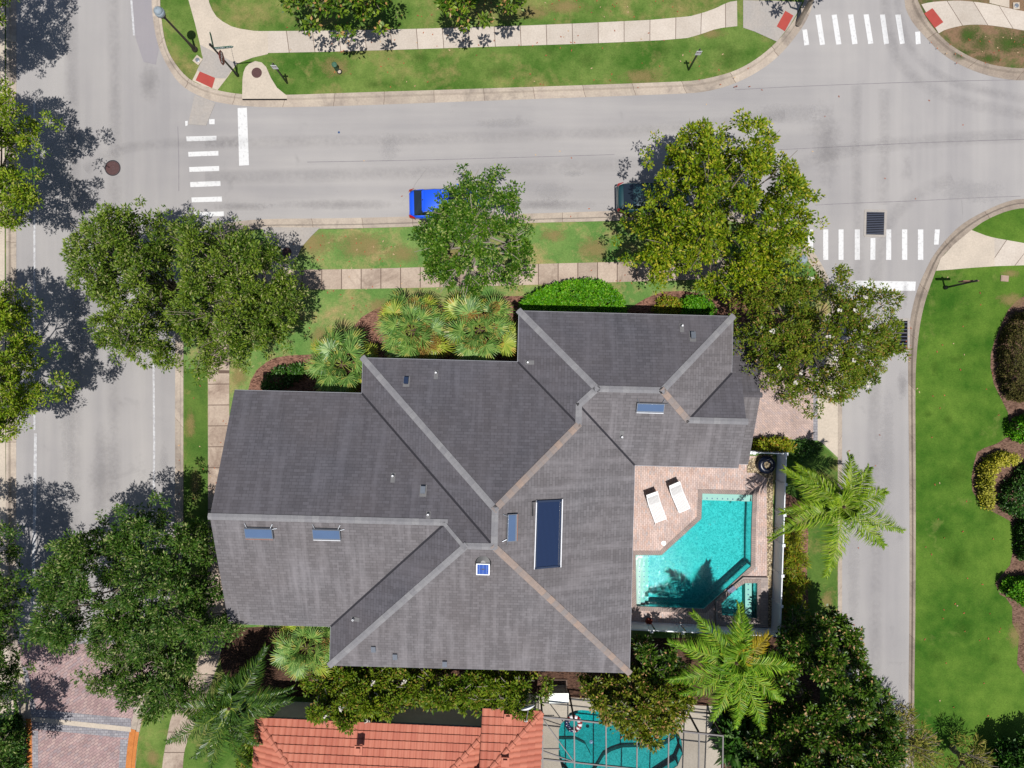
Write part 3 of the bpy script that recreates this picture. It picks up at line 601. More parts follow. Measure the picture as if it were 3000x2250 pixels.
RID = [('R1', 'R2', 'C1', 'C4', 0), ('C1', 'R1', 'C2', 'C12', 0), ('C2', 'R2', 'C1', 'C3', 0), ('R2', 'G1', 'C3', 'C4', 1), ('G1', 'gA', 'C3', 'gS', 0), ('R1', 'P2', 'C12', 'C4', 0), ('P2', 'P3', 'C12', 'C4', 0),
       ('P3', 'M1', 'C11', 'C5', 1), ('C11', 'M1', 'C12', 'C10', 0), ('M1', 'S1', 'C10', 'C5', 0), ('S1', 'S2', 'C10', 'C6', 0), ('S2', 'W1', 'C9', 'C7', 0), ('W1', 'wA', 'C9', 'C8', 0), ('C6', 'S2', 'C7', 'C5', 0), ('C5', 'S1', 'C6', 'C4', 1)]
for a, b, fa, fb, br in RID:
    o = ridge(V[a], V[b], V[fa], V[fb], M['cap_brown' if br else 'cap'], parent=roof)
ridge(HW(GU0 + .3, gv, gr), HW(GU1, gv, gr), HW(GU0 + .3, GN, GH), HW(GU0 + .3, GS, GH), M['shingle'], .16, groof)
for a, b, fa, fb in (('C12', 'P3', 'C11', 'P2'), ('C10', 'S1', 'C9', 'C11'), ('C7', 'W1', 'C8', 'C6'), ('C4', 'P2', 'gS', 'C5'), ('C3', 'G1', 'C2', 'gN')):
    mb = MB(); t = (V[b] - V[a]).normalized()
    for f in (fa, fb):
        q = V[f] - V[a]; q = (q - t * q.dot(t)).normalized() * .055; l_ = Vector((0, 0, .012)); mb.face([V[a] + l_, V[b] + l_, V[b] + q + l_, V[a] + q + l_])
    mb.build('valley_crease', M['valley'], roof)
# gutters along the eaves
for pr in ('C1 C2', 'C2 C3', 'C4 C5', 'C5 C6', 'C6 C7', 'C7 C8', 'C9 C10', 'C10 C11', 'C11 C12', 'C12 C1', 'gS C4'):
    a, b = [V[q] for q in pr.split()]; mb = MB(); mb.tube([a - Vector((0, 0, .06)), b - Vector((0, 0, .06))], .032, 6); mb.build('gutter', M['gutter'], house)
mb = MB(); mb.tube([HW(GU0, GS, GH - .05), HW(GU1, GS, GH - .05)], .032, 6); mb.build('gutter', M['gutter'], house)
# walls
ov = .42
fp = [(L['WU'] + ov, L['NU'] + ov), (L['HE'] - ov, L['NU'] + ov), (L['HE'] - ov, L['NG'] + ov), (L['GE'] - .12, L['NG'] + ov), (L['GE'] - .12, L['SU'] - ov), (L['E'] - ov, L['SU'] - ov), (L['E'] - ov, L['SS'] - ov), (L['WS'] + ov, L['SS'] - ov),
      (L['WS'] + ov, L['SW'] - ov), (L['GW'] + .12, L['SW'] - ov), (L['GW'] + .12, L['NW'] + ov), (L['WM'] + ov, L['NW'] + ov), (L['WM'] + ov, L['NM'] + ov), (L['WU'] + ov, L['NM'] + ov)]
mb = MB(); mb.prism([HW(u, v, 0) for u, v in fp], 0, HE_ - .10)
for a, b, c in (('C8', 'C9', 'wA'), ('gN', 'gS', 'gA')):                # gable triangles
    s = .12 if a == 'C8' else -.12; off = HW(s, 0, 0) - HW(0, 0, 0); m_ = (V[a] + V[b]) / 2
    q = [m_.lerp(V[a], .9), m_.lerp(V[b], .9), m_.lerp(V[c], .86)]
    mb.face([x + off - Vector((0, 0, .12)) for x in q])
mb.build('wall', M['stucco'], house)
mb = MB(); mb.prism([HW(u, v, 0) for u, v in ((11.0, GN + .35), (13.2, GN + .35), (13.2, GS - .35), (11.0, GS - .35))], 0, GH - .02)
mb.face([HW(13.2, GN + .4, GH - .03), HW(13.2, GS - .4, GH - .03), HW(13.2, gv, gr - .2)])
mb.build('garage_wall', M['stucco'], house)
mb = MB()
for k in range(4): mb.box(HW(13.23, gv, .3 + .56 * k), (.05, 4.9, .52), HW(1, 0, 0) - HW(0, 0, 0), HW(0, -1, 0) - HW(0, 0, 0))
mb.build('garage_door', M['white_trim'], house)
def window(u, v, z, wd, ht, nx):
    """window in a wall facing along nx (house frame)"""
    n = (HW(*nx, 0) - HW(0, 0, 0)).normalized(); t = Vector((-n.y, n.x, 0)); c = HW(u, v, z)
    mb = MB()
    for s in (-1, 1): mb.box(c + t * s * wd / 2 + n * .03, (.08, .07, ht + .08), t, n); mb.box(c + Vector((0, 0, s * ht / 2)) + n * .03, (wd, .07, .08), t, n)
    mb.box(c + n * .02, (.04, .04, ht), t, n); f = mb.build('window', M['white_trim'], house)
    g = MB(); g.box(c + n * .008, (wd - .04, .02, ht - .04), t, n); g.build('pane', M['glass_dark'], f)
for u, v in ((2.5, 0), (6, 0), (9.5, 0)): window(u, L['NU'] + ov, 3.6, 1.2, 1.3, (0, -1)); window(u, L['NU'] + ov, 1.3, 1.2, 1.5, (0, -1))
for v in (6, 8.5, 11, 13): window(L['E'] - ov, v, 1.2, 1.6, 2.0, (1, 0)); window(L['E'] - ov, v, 3.6, 1.0, 1.2, (1, 0))
for v in (4, 7, 10): window(L['GW'] + .12, v, 1.4, 1.2, 1.4, (-1, 0)); window(L['GW'] + .12, v, 3.7, 1.2, 1.2, (-1, 0))
for u in (-6, -1, 3): window(u, L['SS'] - ov, 1.4, 1.2, 1.3, (0, 1)); window(u, L['SS'] - ov, 3.7, 1.0, 1.2, (0, 1))
for u in (-5, -2): window(u, L['NM'] + ov, 1.4, 1.2, 1.5, (0, -1))

def inpoly(p, pts):
    c = False; n = len(pts)
    for i in range(n):
        a, b = pts[i], pts[(i + 1) % n]
        if (a.y > p.y) != (b.y > p.y) and p.x < (b.x - a.x) * (p.y - a.y) / (b.y - a.y) + a.x: c = not c
    return c
def on_roof(px, py, lift=0.0):
    """where the roof lies under that photograph pixel"""
    o = Vector((0, 0, H)); d = P(px, py, 0) - o; best = None
    for pts, n, e, up in PLANES:
        q = o + d * ((pts[0] - o).dot(n) / d.dot(n))
        if inpoly(q, pts) and (best is None or q.z > best[0].z): best = (q + n * lift, n, e, up)
    return best
def panel_frame(quad):
    """centre, axes and size of the roof rectangle that projects to a photograph quad"""
    c = on_roof(sum(q[0] for q in quad) / 4, sum(q[1] for q in quad) / 4); n, e, up = c[1:]
    o = Vector((0, 0, H)); w_ = []
    for x, y in quad:
        d = P(x, y, 0) - o; w_.append(o + d * ((c[0] - o).dot(n) / d.dot(n)))
    m_ = sum(w_, Vector()) / 4; su = max(q.dot(e) for q in w_) - min(q.dot(e) for q in w_); sv = max(q.dot(up) for q in w_) - min(q.dot(up) for q in w_)
    return m_, n, e, up, su, sv
# flat navy solar water panel
qd = [(1574, 1466), (1643, 1465), (1634, 1661), (1563, 1662)]
c, n, e, up, su, sv = panel_frame(qd)
LX = (c.lerp(c, 0)); ta, tb = e, up
fr = MB()
for s in (-1, 1):
    fr.box(c + up * s * (sv / 2 - .07) + n * .09, (su, .07, .09), e, up); fr.box(c + e * s * (su / 2 - .05) + n * .09, (.09, sv, .09), e, up)
po = fr.build('solar_collector', M['navy'], house)
g = MB(); a, b = e * (su / 2 - .09), up * (sv / 2 - .1); q = c + n * .10
g.face([q - a - b, q + a - b, q + a + b, q - a + b], [(0, 0), (0, 1), (1, 1), (1, 0)]); g.build('absorber_sheet', M['collector'], po)
g = MB(); g.tube([c + up * (sv / 2 - .02) * 1 - e * su / 2 + n * .1, c + up * (sv / 2) + e * su / 2 + n * .1], .03, 6); g.build('edge_trim', M['white_trim'], po)
g = MB(); g.box(c - up * (sv / 2 + .03) + n * .1, (su + .02, .05, .05), e, up); g.build('edge_trim', M['white_trim'], po)
g = MB(); s0 = on_roof(1572, 1468, .08)[0]; s1 = on_roof(1558, 1470, .08)[0]; s2 = on_roof(1559, 1492, .06)[0]; s3 = on_roof(1559, 1511, .05)[0]
g.tube([s0, s1, s2, s3], .035, 6); g.build('pipe', M['black'], po)
# small blue-grey panels
def small_panel(quad, edge):
    c, n, e, up, su, sv = panel_frame(quad); c = c + n * .13
    b = MB(); b.box(c, (su, sv, .13), e, up); o = b.build('solar_panel', M['galv'], house)
    g = MB(); g.box(c + n * .07 + up * .03, (su - .06, sv - .12, .02), e, up); g.build('panel_glass', M['panel_glass'], o)
    g = MB(); g.box(c - up * (sv / 2 + .012) + n * .02, (su - .02, .03, .10), e, up); g.build('edge_trim', M['copper' if edge else 'white_trim'], o)
    g = MB()
    for s in (-1, 1): g.tube([c + e * s * (su / 2 - .1) + up * sv / 2, c + e * s * (su / 2) + up * (sv / 2 + .2) - n * .08], .014, 6)
    g.tube([c + e * (su / 2) + up * (sv / 2 - .05), c + e * (su / 2 + .2) + up * (sv / 2 - .03) - n * .05], .014, 6)
    g.build('pipe', M['galv'], o)
small_panel([(720, 1544), (800, 1544), (803, 1571), (723, 1572)], 1)
small_panel([(920, 1546), (996, 1547), (1000, 1575), (920, 1575)], 0)
small_panel([(1866, 1177), (1943, 1179), (1943, 1206), (1864, 1204)], 0)
small_panel([(1484, 1507), (1511, 1504), (1510, 1583), (1482, 1584)], 1)
# solar roof fan
c, n, e, up = on_roof(1416, 1650)
f = MB(); f.lathe(c + up * .1, [(.38, .0), (.40, .10), (.34, .24), (.12, .28), (0, .28)], 20); fo = f.build('roof_fan', M['black'], house)
e2 = e; n2 = (n * .9 - up * .12 + Vector((0, 0, .5))).normalized(); u2 = n2.cross(e2).normalized(); u2 = u2 if u2.z > 0 else -u2
q = c - up * .10 + n * .34; g = MB()
for s in (-1, 1): g.box(q + e2 * s * .30, (.05, .64, .05), e2, u2); g.box(q + u2 * s * .30, (.55, .04, .05), e2, u2)
g.build('solar_frame', M['white'], fo)
g = MB(); a, b = e2 * .27, u2 * .28; g.face([q - a - b, q + a - b, q + a + b, q - a + b], [(0, 0), (1, 0), (1, 1), (0, 1)]); g.build('solar_cells', M['cells'], fo)
# pipes and box vents
flash = plain('pale_lead_flashing', A(140, 138, 138), .6, .3, var=.2)
for x, y in ((1278, 1092), (1152, 1393), (1255, 1506), (1546, 1062), (1821, 1280), (1997, 955), (1036, 1813)):
    c, n, e, up = on_roof(x, y); b = MB(); b.lathe(c - Vector((0, 0, .05)), [(.05, 0), (.05, .30), (.035, .30), (.035, .22), (0, .22)], 10)
    o = b.build('vent_pipe', M['white_trim'], house); g = MB(); g.box(c + up * .12 + n * .012, (.22, .5, .012), e, up); g.lathe(c, [(.11, -.02), (.06, .1), (.05, .1)], 10); g.build('flashing', flash, o)
for x, y, m_ in ((1191, 1118, 'navy'), (1240, 1438, 'galv'), (2029, 986, 'galv'), (1096, 1895, 'galv'), (1159, 1917, 'galv'), (1304, 1938, 'galv')):
    c, n, e, up = on_roof(x, y); b = MB(); b.box(c + n * .10, (.20, .30, .18), e, up); b.box(c + n * .20, (.24, .36, .03), e, up)
    o = b.build('box_vent', M[m_], house); g = MB(); g.box(c + up * .0 + n * .012, (.34, .6, .012), e, up); g.build('flashing', flash, o)

# ------------------------------------------------------------ patio, pool, fence
PATIO = PP([(1800, 1340), (2200, 1335), (2262, 1335), (2262, 1845), (1800, 1832)], 0)
sheet('patio', PATIO, .118, M['paver'], holes=[PP(POOL), PP(SPA)])
def grow(pts, d):
    n = len(pts); out = []
    a = sum(pts[i].x * pts[(i + 1) % n].y - pts[(i + 1) % n].x * pts[i].y for i in range(n)); s = 1 if a > 0 else -1
    for i in range(n):
        e0 = (pts[i] - pts[i - 1]).normalized(); e1 = (pts[(i + 1) % n] - pts[i]).normalized()
        n0 = Vector((e0.y, -e0.x, 0)) * s; n1 = Vector((e1.y, -e1.x, 0)) * s; m_ = (n0 + n1); m_ = m_ / max(.3, m_.dot(n0)); out.append(pts[i] + m_ * d)
    return out
gravel = N('river_pebbles'); v_ = gravel.n("ShaderNodeTexVoronoi"); gravel.l(gravel.pos(), v_.inputs['Vector']); v_.inputs['Scale'].default_value = 11
gc = gravel.mix(gravel.ramp(gravel.sep(v_.outputs['Color'])[0], [(.1, 0.0), (.9, 1.0)]), A(196, 170, 128), A(240, 222, 184)); gc = gravel.mix(gravel.ramp(v_.outputs['Distance'], [(.35, 0.0), (.6, .8)]), gc, A(80, 64, 50)); gravel.bump(v_.outputs['Distance'], -.9, .05); gravel.fin(gc, .8, .3)
M['gravel'] = gravel.mat
tag(sheet('gravel', PP([(2186, 1350), (2222, 1332), (2262, 1332), (2262, 1845), (2246, 1845), (2244, 1400), (2215, 1385), (2186, 1384)]), .124, M['gravel'], kind='stuff'), 'cream river pebbles edging the pool patio inside the fence', 'gravel')
plast = N('pool_plaster'); pp_ = plast.pos(); wv_ = plast.noise(pp_, 4.5, 3, .6, 2.4)
plast.fin(plast.mix(plast.ramp(wv_, [(.42, 0.0), (.58, 1.0)]), A(158, 210, 206), A(228, 255, 250)), .8, .2); M['plaster'] = plast.mat  # water ripples and their caustic light painted into the plaster colour
M['plaster_step'] = plain('pale_step_plaster', A(226, 240, 226), .8, .2, var=.06)
M['dot'] = plain('navy_dot_tile', A(24, 40, 120), .3, .5)
def water_mat(name, dens, colr, bs):
    m = N(name); m.t.nodes.remove(m.b)
    tr = m.n("ShaderNodeBsdfTransparent"); gl = m.n("ShaderNodeBsdfGlossy"); gl.inputs['Roughness'].default_value = .04
    fr_ = m.n("ShaderNodeFresnel"); fr_.inputs[0].default_value = 1.33
    ms = m.n("ShaderNodeMixShader"); p = m.pos()
    h = m.mix(.5, m.noise(p, 3.2, 4, .6, 1.5), m.noise(p, 9, 3, .6, 1.0)); b = m.n("ShaderNodeBump"); b.inputs['Strength'].default_value = bs; b.inputs['Distance'].default_value = .010
    m.l(h, b.inputs['Height']); m.l(b.outputs[0], gl.inputs['Normal']); m.l(b.outputs[0], fr_.inputs['Normal'])
    m.l(fr_.outputs[0], ms.inputs[0]); m.l(tr.outputs[0], ms.inputs[1]); m.l(gl.outputs[0], ms.inputs[2]); m.l(ms.outputs[0], m.out.inputs[0])
    va = m.n("ShaderNodeVolumeAbsorption"); va.inputs[0].default_value = colr; va.inputs[1].default_value = dens; m.l(va.outputs[0], m.out.inputs['Volume'])
    return m.mat
M['water'] = water_mat('pool_water', 1.12, (.0, .90, .915, 1), 1.0)
M['water2'] = water_mat('screened_pool_water', 1.5, (.02, .86, .875, 1), .4)
def basin(parent, loop, ztop, zfl, mat, name='basin', zw=None, wmat=None):
    mb = MB(); n = len(loop)
    rc = .22; rings = [(0, ztop)] + [(rc * (1 - math.cos(t)), zfl + rc * (1 - math.sin(t))) for t in (0, .4, .8, 1.2, math.pi / 2)]   # coved foot
    lv = [[(q.x, q.y, z) for q in grow(loop, -d)] for d, z in rings]; mb.face(lv[-1])
    for u, v in zip(lv, lv[1:]):
        for i in range(n): j = (i + 1) % n; mb.face([u[i], u[j], v[j], v[i]])
    mb.build(name, mat, parent)
    if wmat:
        w_ = MB(); w_.prism(grow(loop, -.004), zfl - .08, zw); w_.build('water', wmat, parent)
def ring(parent, loop, d, z0, z1, mat, name='coping'):
    out = grow(loop, d); n = len(loop); mb = MB()
    for i in range(n):
        j = (i + 1) % n; a, b, c_, d_ = loop[i], loop[j], out[j], out[i]; ln = (b - a).length
        pts = [(a.x, a.y, z1), (b.x, b.y, z1), (c_.x, c_.y, z1), (d_.x, d_.y, z1)]; uv = [(0, 0), (ln, 0), (ln, d), (0, d)]
        if (Vector(pts[1]) - Vector(pts[0])).cross(Vector(pts[2]) - Vector(pts[0])).z < 0: pts.reverse(); uv.reverse()
        mb.face(pts, uv); mb.face([(a.x, a.y, z0), (b.x, b.y, z0), (b.x, b.y, z1), (a.x, a.y, z1)], [(0, 0), (ln, 0), (ln, .1), (0, .1)]); mb.face([(d_.x, d_.y, z0), (c_.x, c_.y, z0), (c_.x, c_.y, z1), (d_.x, d_.y, z1)], [(0, 0), (ln, 0), (ln, .1), (0, .1)])
    return mb.build(name, mat, parent)
M['coping_uv'] = brick('pool_coping_bricks', [A(188, 168, 158), A(174, 156, 150), A(198, 176, 162)], A(150, 136, 130), .12, .34, 0, .05, uv=True, offset=0)
pool = thing('swimming_pool', 'turquoise angular swimming pool with tiled shelves in pink brick patio', 'swimming pool', P(2030, 1640, 0))
basin(pool, PP(POOL), .11, -1.05, M['plaster'], 'basin', .04, M['water'])
ring(pool, PP(POOL), .27, .10, .13, M['coping_uv'])
mb = MB(); mb.prism(PP(Z(1840, 1360, 5.53, [(1197, 474), (2008, 492), (1988, 612), (1197, 588)])), -1.04, -.18); mb.build('step', M['plaster_step'], pool)
mb = MB(); mb.prism(PP([(1862, 1626), (1879, 1626), (1878, 1773), (1865, 1773)]), -1.04, -.12); mb.build('step', M['plaster_step'], pool)
mb = MB(); mb.prism(PP([(1879, 1626), (1893, 1626), (1892, 1773), (1879, 1773)]), -1.04, -.34); mb.build('step', M['plaster_step'], pool)
mb = MB(); mb.prism(PP([(1893, 1626), (1906, 1626), (1905, 1773), (1893, 1773)]), -1.04, -.58); mb.build('step', M['plaster_step'], pool)
mb = MB()
for k in range(9): x, y = Z(1840, 1360, 5.53, [(1275 + k * 83.5 - 78, 548 + k * 3.2)])[0]; q = P(x, y, -.17); mb.lathe((q.x, q.y, -.185), [(.045, 0), (.045, .012), (0, .012)], 8)
for i, (x, z) in enumerate(((1873.5, -.12), (1887, -.34), (1900, -.58))):
    for k in range(10): q = P(x, 1629 + k * 15.1, z); mb.lathe((q.x, q.y, z - .005), [(.045, 0), (.045, .012), (0, .012)], 8)
mb.build('dot_tiles', M['dot'], pool)
spa = thing('hot_tub', 'small raised spa with teal water at the corner of the angular pool', 'hot tub', P(2160, 1770, 0))
PLAT = [(2093, 1757), (2133, 1722), (2173, 1687), (2245, 1688), (2245, 1832), (2093, 1830)]
o = sheet('deck', PP(PLAT), .30, brick('grey_deck_pavers', [A(196, 180, 172), A(180, 166, 160), A(206, 188, 178)], A(150, 138, 134), .3, .15, 0, .05), spa, holes=[PP(SPA)], thick=.3)
basin(spa, PP(SPA), .31, -.55, M['plaster'], 'basin', .24, M['water'])
ring(spa, PP(SPA), .22, .30, .325, M['coping_uv'])
mb = MB(); mb.prism(PP([(2184, 1705), (2203, 1705), (2203, 1805), (2184, 1804)]), -.54, -.05); mb.build('step', M['plaster_step'], spa)
mb = MB()
for k in range(5): q = P(2192, 1712 + k * 15, -.05); mb.lathe((q.x, q.y, -.055), [(.045, 0), (.045, .012), (0, .012)], 8)
mb.build('dot_tiles', M['dot'], spa)
mb = MB(); a = P(2126, 1730); b = P(2148, 1713); t = (b - a).normalized(); q = (a + b) / 2
for i in range(3):
    for j in range(2): mb.box(Vector((q.x, q.y, .335)) + t * (.16 * (i - 1)) + Vector((t.y, -t.x, 0)) * (.15 * j - .02), (.14, .13, .02), t, Vector((-t.y, t.x, 0)))
mb.build('spillway_tiles', M['dot'], spa)
tag(sheet('skimmer_lid', [P(1943, 1590) + Vector((.14 * math.cos(a), .14 * math.sin(a), 0)) for a in [i * math.pi / 10 for i in range(20)]], .135, M['white'], kind=None, thick=.03), 'round white skimmer lid set in the brick patio beside the pool', 'skimmer lid')

def fence(name, label, path, post_at, h, mat):
    """vinyl panel fence along path (tops measured at height h)"""
    q0 = path[0]; t = thing(name, label, 'fence', (q0.x, q0.y, 0), 'white vinyl fences round the pool')
    for a, b in zip(path, path[1:]):
        d = (b - a); ln = d.length; d = d.normalized(); nn = Vector((-d.y, d.x, 0)); m_ = (a + b) / 2
        k = max(1, round(ln / 1.85))
        p_m = MB()
        for i in range(k):
            s = a.lerp(b, (i + .5) / k); p_m.box((s.x, s.y, h * .5 + .02), (ln / k - .10, .035, h - .2), d, nn)
        p_m.build('panel', mat, t)
        rl = MB(); rl.box((m_.x, m_.y, h - .05), (ln, .06, .09), d, nn); rl.box((m_.x, m_.y, .15), (ln, .06, .12), d, nn); rl.build('rail', mat, t)
        lat = MB()
        for i in range(int(ln / .11)): s = a.lerp(b, (i + .5) / int(ln / .11)); lat.box((s.x, s.y, h - .13), (.05, .03, .08), d, nn)
        lat.build('picket_trim', mat, t)
    for q in post_at:
        pm = MB(); pm.box((q.x, q.y, h / 2 + .03), (.13, .13, h + .06)); pm.box((q.x, q.y, h + .07), (.17, .17, .03)); pm.build('post', mat, t)
FH = 1.45
ec = [P(2304, 1330, FH), P(2298, 1480, FH), P(2290, 1706, FH), P(2286, 1865, FH)]
fence('vinyl_fence', 'white vinyl fence running north to south between pool patio and palms', [ec[0], ec[3]], [ec[0].lerp(ec[3], k / 6) for k in range(7)], FH, M['vinyl'])
fence('vinyl_fence', 'short white vinyl fence joining the garage corner above the dark urn', [P(2197, 1326, FH), P(2301, 1329.5, FH)], [P(2199, 1326, FH), P(2209, 1327, FH)], FH, M['vinyl'])
fence('vinyl_fence', 'white vinyl fence behind the feathery palm at the far end of the pool', [P(1830, 1844, FH), P(2281, 1864.5, FH)], [P(1908, 1849, FH), P(2000, 1852.5, FH), P(2097, 1857, FH), P(2190, 1861, FH)], FH, M['vinyl'])

# loungers
slatm = N('white_vinyl_straps'); su_ = slatm.sep(slatm.uv())[0]; slatm.fin(slatm.mix(slatm.math('LESS_THAN', slatm.math('FRACT', slatm.math('MULTIPLY', su_, 9)), .16), (.46, .45, .44, 1), A(110, 102, 100)), .5, .3); M['straps'] = slatm.mat
def lounger(label, head, foot, legs):
    hd = P(*head, .75); ft = P(*foot, .33); d = hd - ft; d.z = 0; ln = d.length
    t = thing('sun_lounger', label, 'sun lounger', (ft.x, ft.y, .118), 'white sun loungers beside the pool', math.atan2(d.y, d.x))
    W = .34; kx = ln * .62
    prof = [(0, .30), (kx * .5, .31), (kx, .31), (kx + (ln - kx) * .5, .50), (ln - .12, .70)]
    mb = MB()
    for (x0, z0), (x1, z1) in zip(prof, prof[1:]):
        mb.face([(x0, -W, z0), (x1, -W, z1), (x1, W, z1), (x0, W, z0)], [(0, 0), (0, 1), (1, 1), (1, 0)])
        mb.face([(x0, W, z0 - .015), (x1, W, z1 - .015), (x1, -W, z1 - .015), (x0, -W, z0 - .015)], [(0, 0), (0, 1), (1, 1), (1, 0)])
    mb.build('strap_seat', M['straps'], t, local=True)
    mb = MB(); 
    for s in (-1, 1): mb.tube([(x, s * (W + .015), z - .01) for x, z in prof], .02, 8)
    mb.tube([(0, -W, .29), (0, W, .29)], .02, 8); mb.build('frame', M['white'], t, local=True)
    mb = MB(); mb.box((ln - .04, 0, .73), (.20, 2 * W + .02, .05), (.9, 0, .35), (0, 1, 0)); mb.build('headrest', M['white'], t, local=True)
    for x in (.12, kx - .05):
        for s in (-1, 1): mb = MB(); mb.tube([(x, s * W, .30), (x, s * (W + .01), 0)], .02, 8); mb.build('leg', M['white'], t, local=True)
    if legs:
        for s in (-1, 1): mb = MB(); mb.tube([(0, s * W, .29), (-.22, s * (W + .06), .02)], .018, 8); mb.build('foot_bar', M['white'], t, local=True)
lounger('white strap lounger with splayed foot bars, nearer the house wall', (1909, 1446), (1935, 1525), 1)
lounger('white strap lounger nearer the water, without foot bars showing', (1975, 1418), (2005, 1495), 0)

# glazed urn and flower pot
q = P(2246, 1362, .5); urn = thing('garden_urn', 'huge glossy navy round urn standing among pebbles by the white fence', 'urn', (q.x, q.y, .12))
mb = MB(); mb.lathe((q.x, q.y, .12), [(.26, 0), (.42, .12), (.53, .28), (.54, .38), (.48, .48), (.36, .53), (.24, .52), (.20, .46), (.19, .34)], 36, False)
mb.build('body', plain('navy_glaze', (.003, .006, .018, 1),   .3, .3), urn, smooth=True)
mb = MB(); mb.lathe((q.x, q.y, .56), [(.19, 0), (0, .03)], 20); mb.build('pebble_fill', M['gravel'], urn)
q = P(1900, 1818, .3); pot = thing('flower_pot', 'small terracotta flower pot in the shaded patio corner by the pool', 'flower pot', (q.x, q.y, .12))
mb = MB(); mb.lathe((q.x, q.y, .12), [(.12, 0), (.18, .28), (.20, .28), (.20, .34), (.16, .34), (.14, .26), (0, .26)], 18); mb.build('pot', plain('terracotta', A(150, 70, 56), .8, .2), pot, smooth=False)

# ------------------------------------------------------------ the neighbour's house with its screened pool
def tilemat():
    m = N('terracotta_roof_tiles'); u = m.sep(m.uv()); p = m.pos()
    wn = m.n("ShaderNodeTexWhiteNoise", noise_dimensions='2D'); cx = m.n("ShaderNodeCombineXYZ"); m.l(m.math('FLOOR', m.math('DIVIDE', u[0], .33)), cx.inputs[0]); m.l(m.math('FLOOR', m.math('DIVIDE', u[1], .42)), cx.inputs[1]); m.l(cx.outputs[0], wn.inputs['Vector'])
    c = m.mix(m.ramp(m.mix(.5, wn.outputs['Value'], m.noise(p, 1.2, 4, .6)), [(.25, 0.0), (.75, 1.0)]), A(206, 120, 97), A(222, 138, 112))
    c = m.mix(m.ramp(m.noise(m.map(m.uv(), scale=(3, .8, 1)), 1.0, 4, .7), [(.6, 0.0), (.8, .35)]), c, A(150, 84, 72)); return m.fin(c, .75, .25)
M['tile'] = tilemat()
NTH = rad(2.6)
def NW_(u, v, z, o=(752, 2103), hz=3.2):
    q = P(o[0], o[1], hz); return Vector((q.x + u * math.cos(NTH) - v * math.sin(NTH), q.y - u * math.sin(NTH) - v * math.cos(NTH), z))
nb = thing('neighbour_house', 'neighbouring house with salmon barrel tile roof cut off by the picture edge', 'house', NW_(6, 6, 0))
NPT = .36
def tile_face(poly, e, up, n, name, parent):
    """courses of barrel tiles over a roof polygon"""
    o = poly[0]; c2 = [Vector(((q - o).dot(e), (q - o).dot(up), 0)) for q in poly]
    s0, s1 = min(q.x for q in c2), max(q.x for q in c2); t0, t1 = min(q.y for q in c2), max(q.y for q in c2)
    mb = MB(); nrow = int((t1 - t0) / .42) + 1
    for r_ in range(nrow):
        ta, tb = t0 + r_ * .42 - .03, t0 + (r_ + 1) * .42
        ns = int((s1 - s0) / .055); row = []
        for k in range(ns + 1):
            s = s0 + (s1 - s0) * k / ns; wv = .085 * abs(math.sin(math.pi * s / .33)) ** .8
            row.append((s, wv))
        for (sa, wa), (sb, wb) in zip(row, row[1:]):
            if not inpoly(Vector(((sa + sb) / 2, min(max((ta + tb) / 2, t0 + .01), t1 - .01), 0)), c2): continue
            q = lambda s, t, h: o + e * s + up * t + n * h
            mb.face([q(sa, ta, wa + .075), q(sb, ta, wb + .075), q(sb, tb, wb + .01), q(sa, tb, wa + .01)], [(sa, ta + .04), (sb, ta + .04), (sb, tb), (sa, tb)])
            mb.face([q(sa, ta, 0), q(sb, ta, 0), q(sb, ta, wb + .075), q(sa, ta, wa + .075)], [(sa, ta + .04), (sb, ta + .04), (sb, ta + .04), (sa, ta + .04)])
    return mb.build(name, M['tile'], parent)
def nplane(pts, edir, name, parent):
    n = (pts[1] - pts[0]).cross(pts[2] - pts[0]); n = n if n.z > 0 else -n; n.normalize(); e = edir.normalized(); up = n.cross(e); up = up if up.z > 0 else -up
    base = MB(); base.face([q - n * .01 for q in pts]); base.face([q - Vector((0, 0, .18)) for q in reversed(pts)])
    for i in range(len(pts)): a, b = pts[i], pts[(i + 1) % len(pts)]; base.face([a - n * .01, b - n * .01, b - Vector((0, 0, .18)), a - Vector((0, 0, .18))])
    return tile_face(pts, e, up, n, name, parent), base
hz = 3.2; Lm = 12.9; Wd = 11.0
ex = NW_(1, 0, 0) - NW_(0, 0, 0); ey = NW_(0, 1, 0) - NW_(0, 0, 0)
zr = hz + NPT * Wd / 2
A0, B0, C0, D0 = NW_(0, 0, hz), NW_(Lm, 0, hz), NW_(Lm, Wd, hz), NW_(0, Wd, hz); R0, R1_ = NW_(Wd / 2, Wd / 2, zr), NW_(Lm - Wd / 2, Wd / 2, zr)
nroof = None
def nface(pts, e):
    global nroof
    mesh, base = nplane(pts, e, 'roof', nb)
    return mesh, base
ALLB = MB()
for pts, e in (([A0, B0, R1_, R0], ex), ([B0, C0, R1_], ey), ([C0, D0, R0, R1_], ex), ([D0, A0, R0], ey)):
    o_, b_ = nface(pts, e); ALLB.mesh(b_.v, b_.f)
wu0 = (P(1414, 2070, hz) - A0).dot(ex); wu1 = (P(1588, 2083, hz) - A0).dot(ex); wv0 = (P(1500, 2077, hz) - A0).dot(ey)
wz = lambda v: hz + NPT * (v - wv0)
hw = 3.4
w_nw, w_ne, w_r, w_rw = NW_(wu0, wv0, hz + .12), NW_(wu1, wv0, hz + .12), NW_(wu1 - 5.5, wv0 + 5.5, hz + .12 + NPT * 5.5), NW_(wu0, wv0 + 5.5, hz + .12 + NPT * 5.5)
xx = wu1 - wu0; w_h = NW_(wu0, wv0 + xx, hz + .12 + NPT * xx)
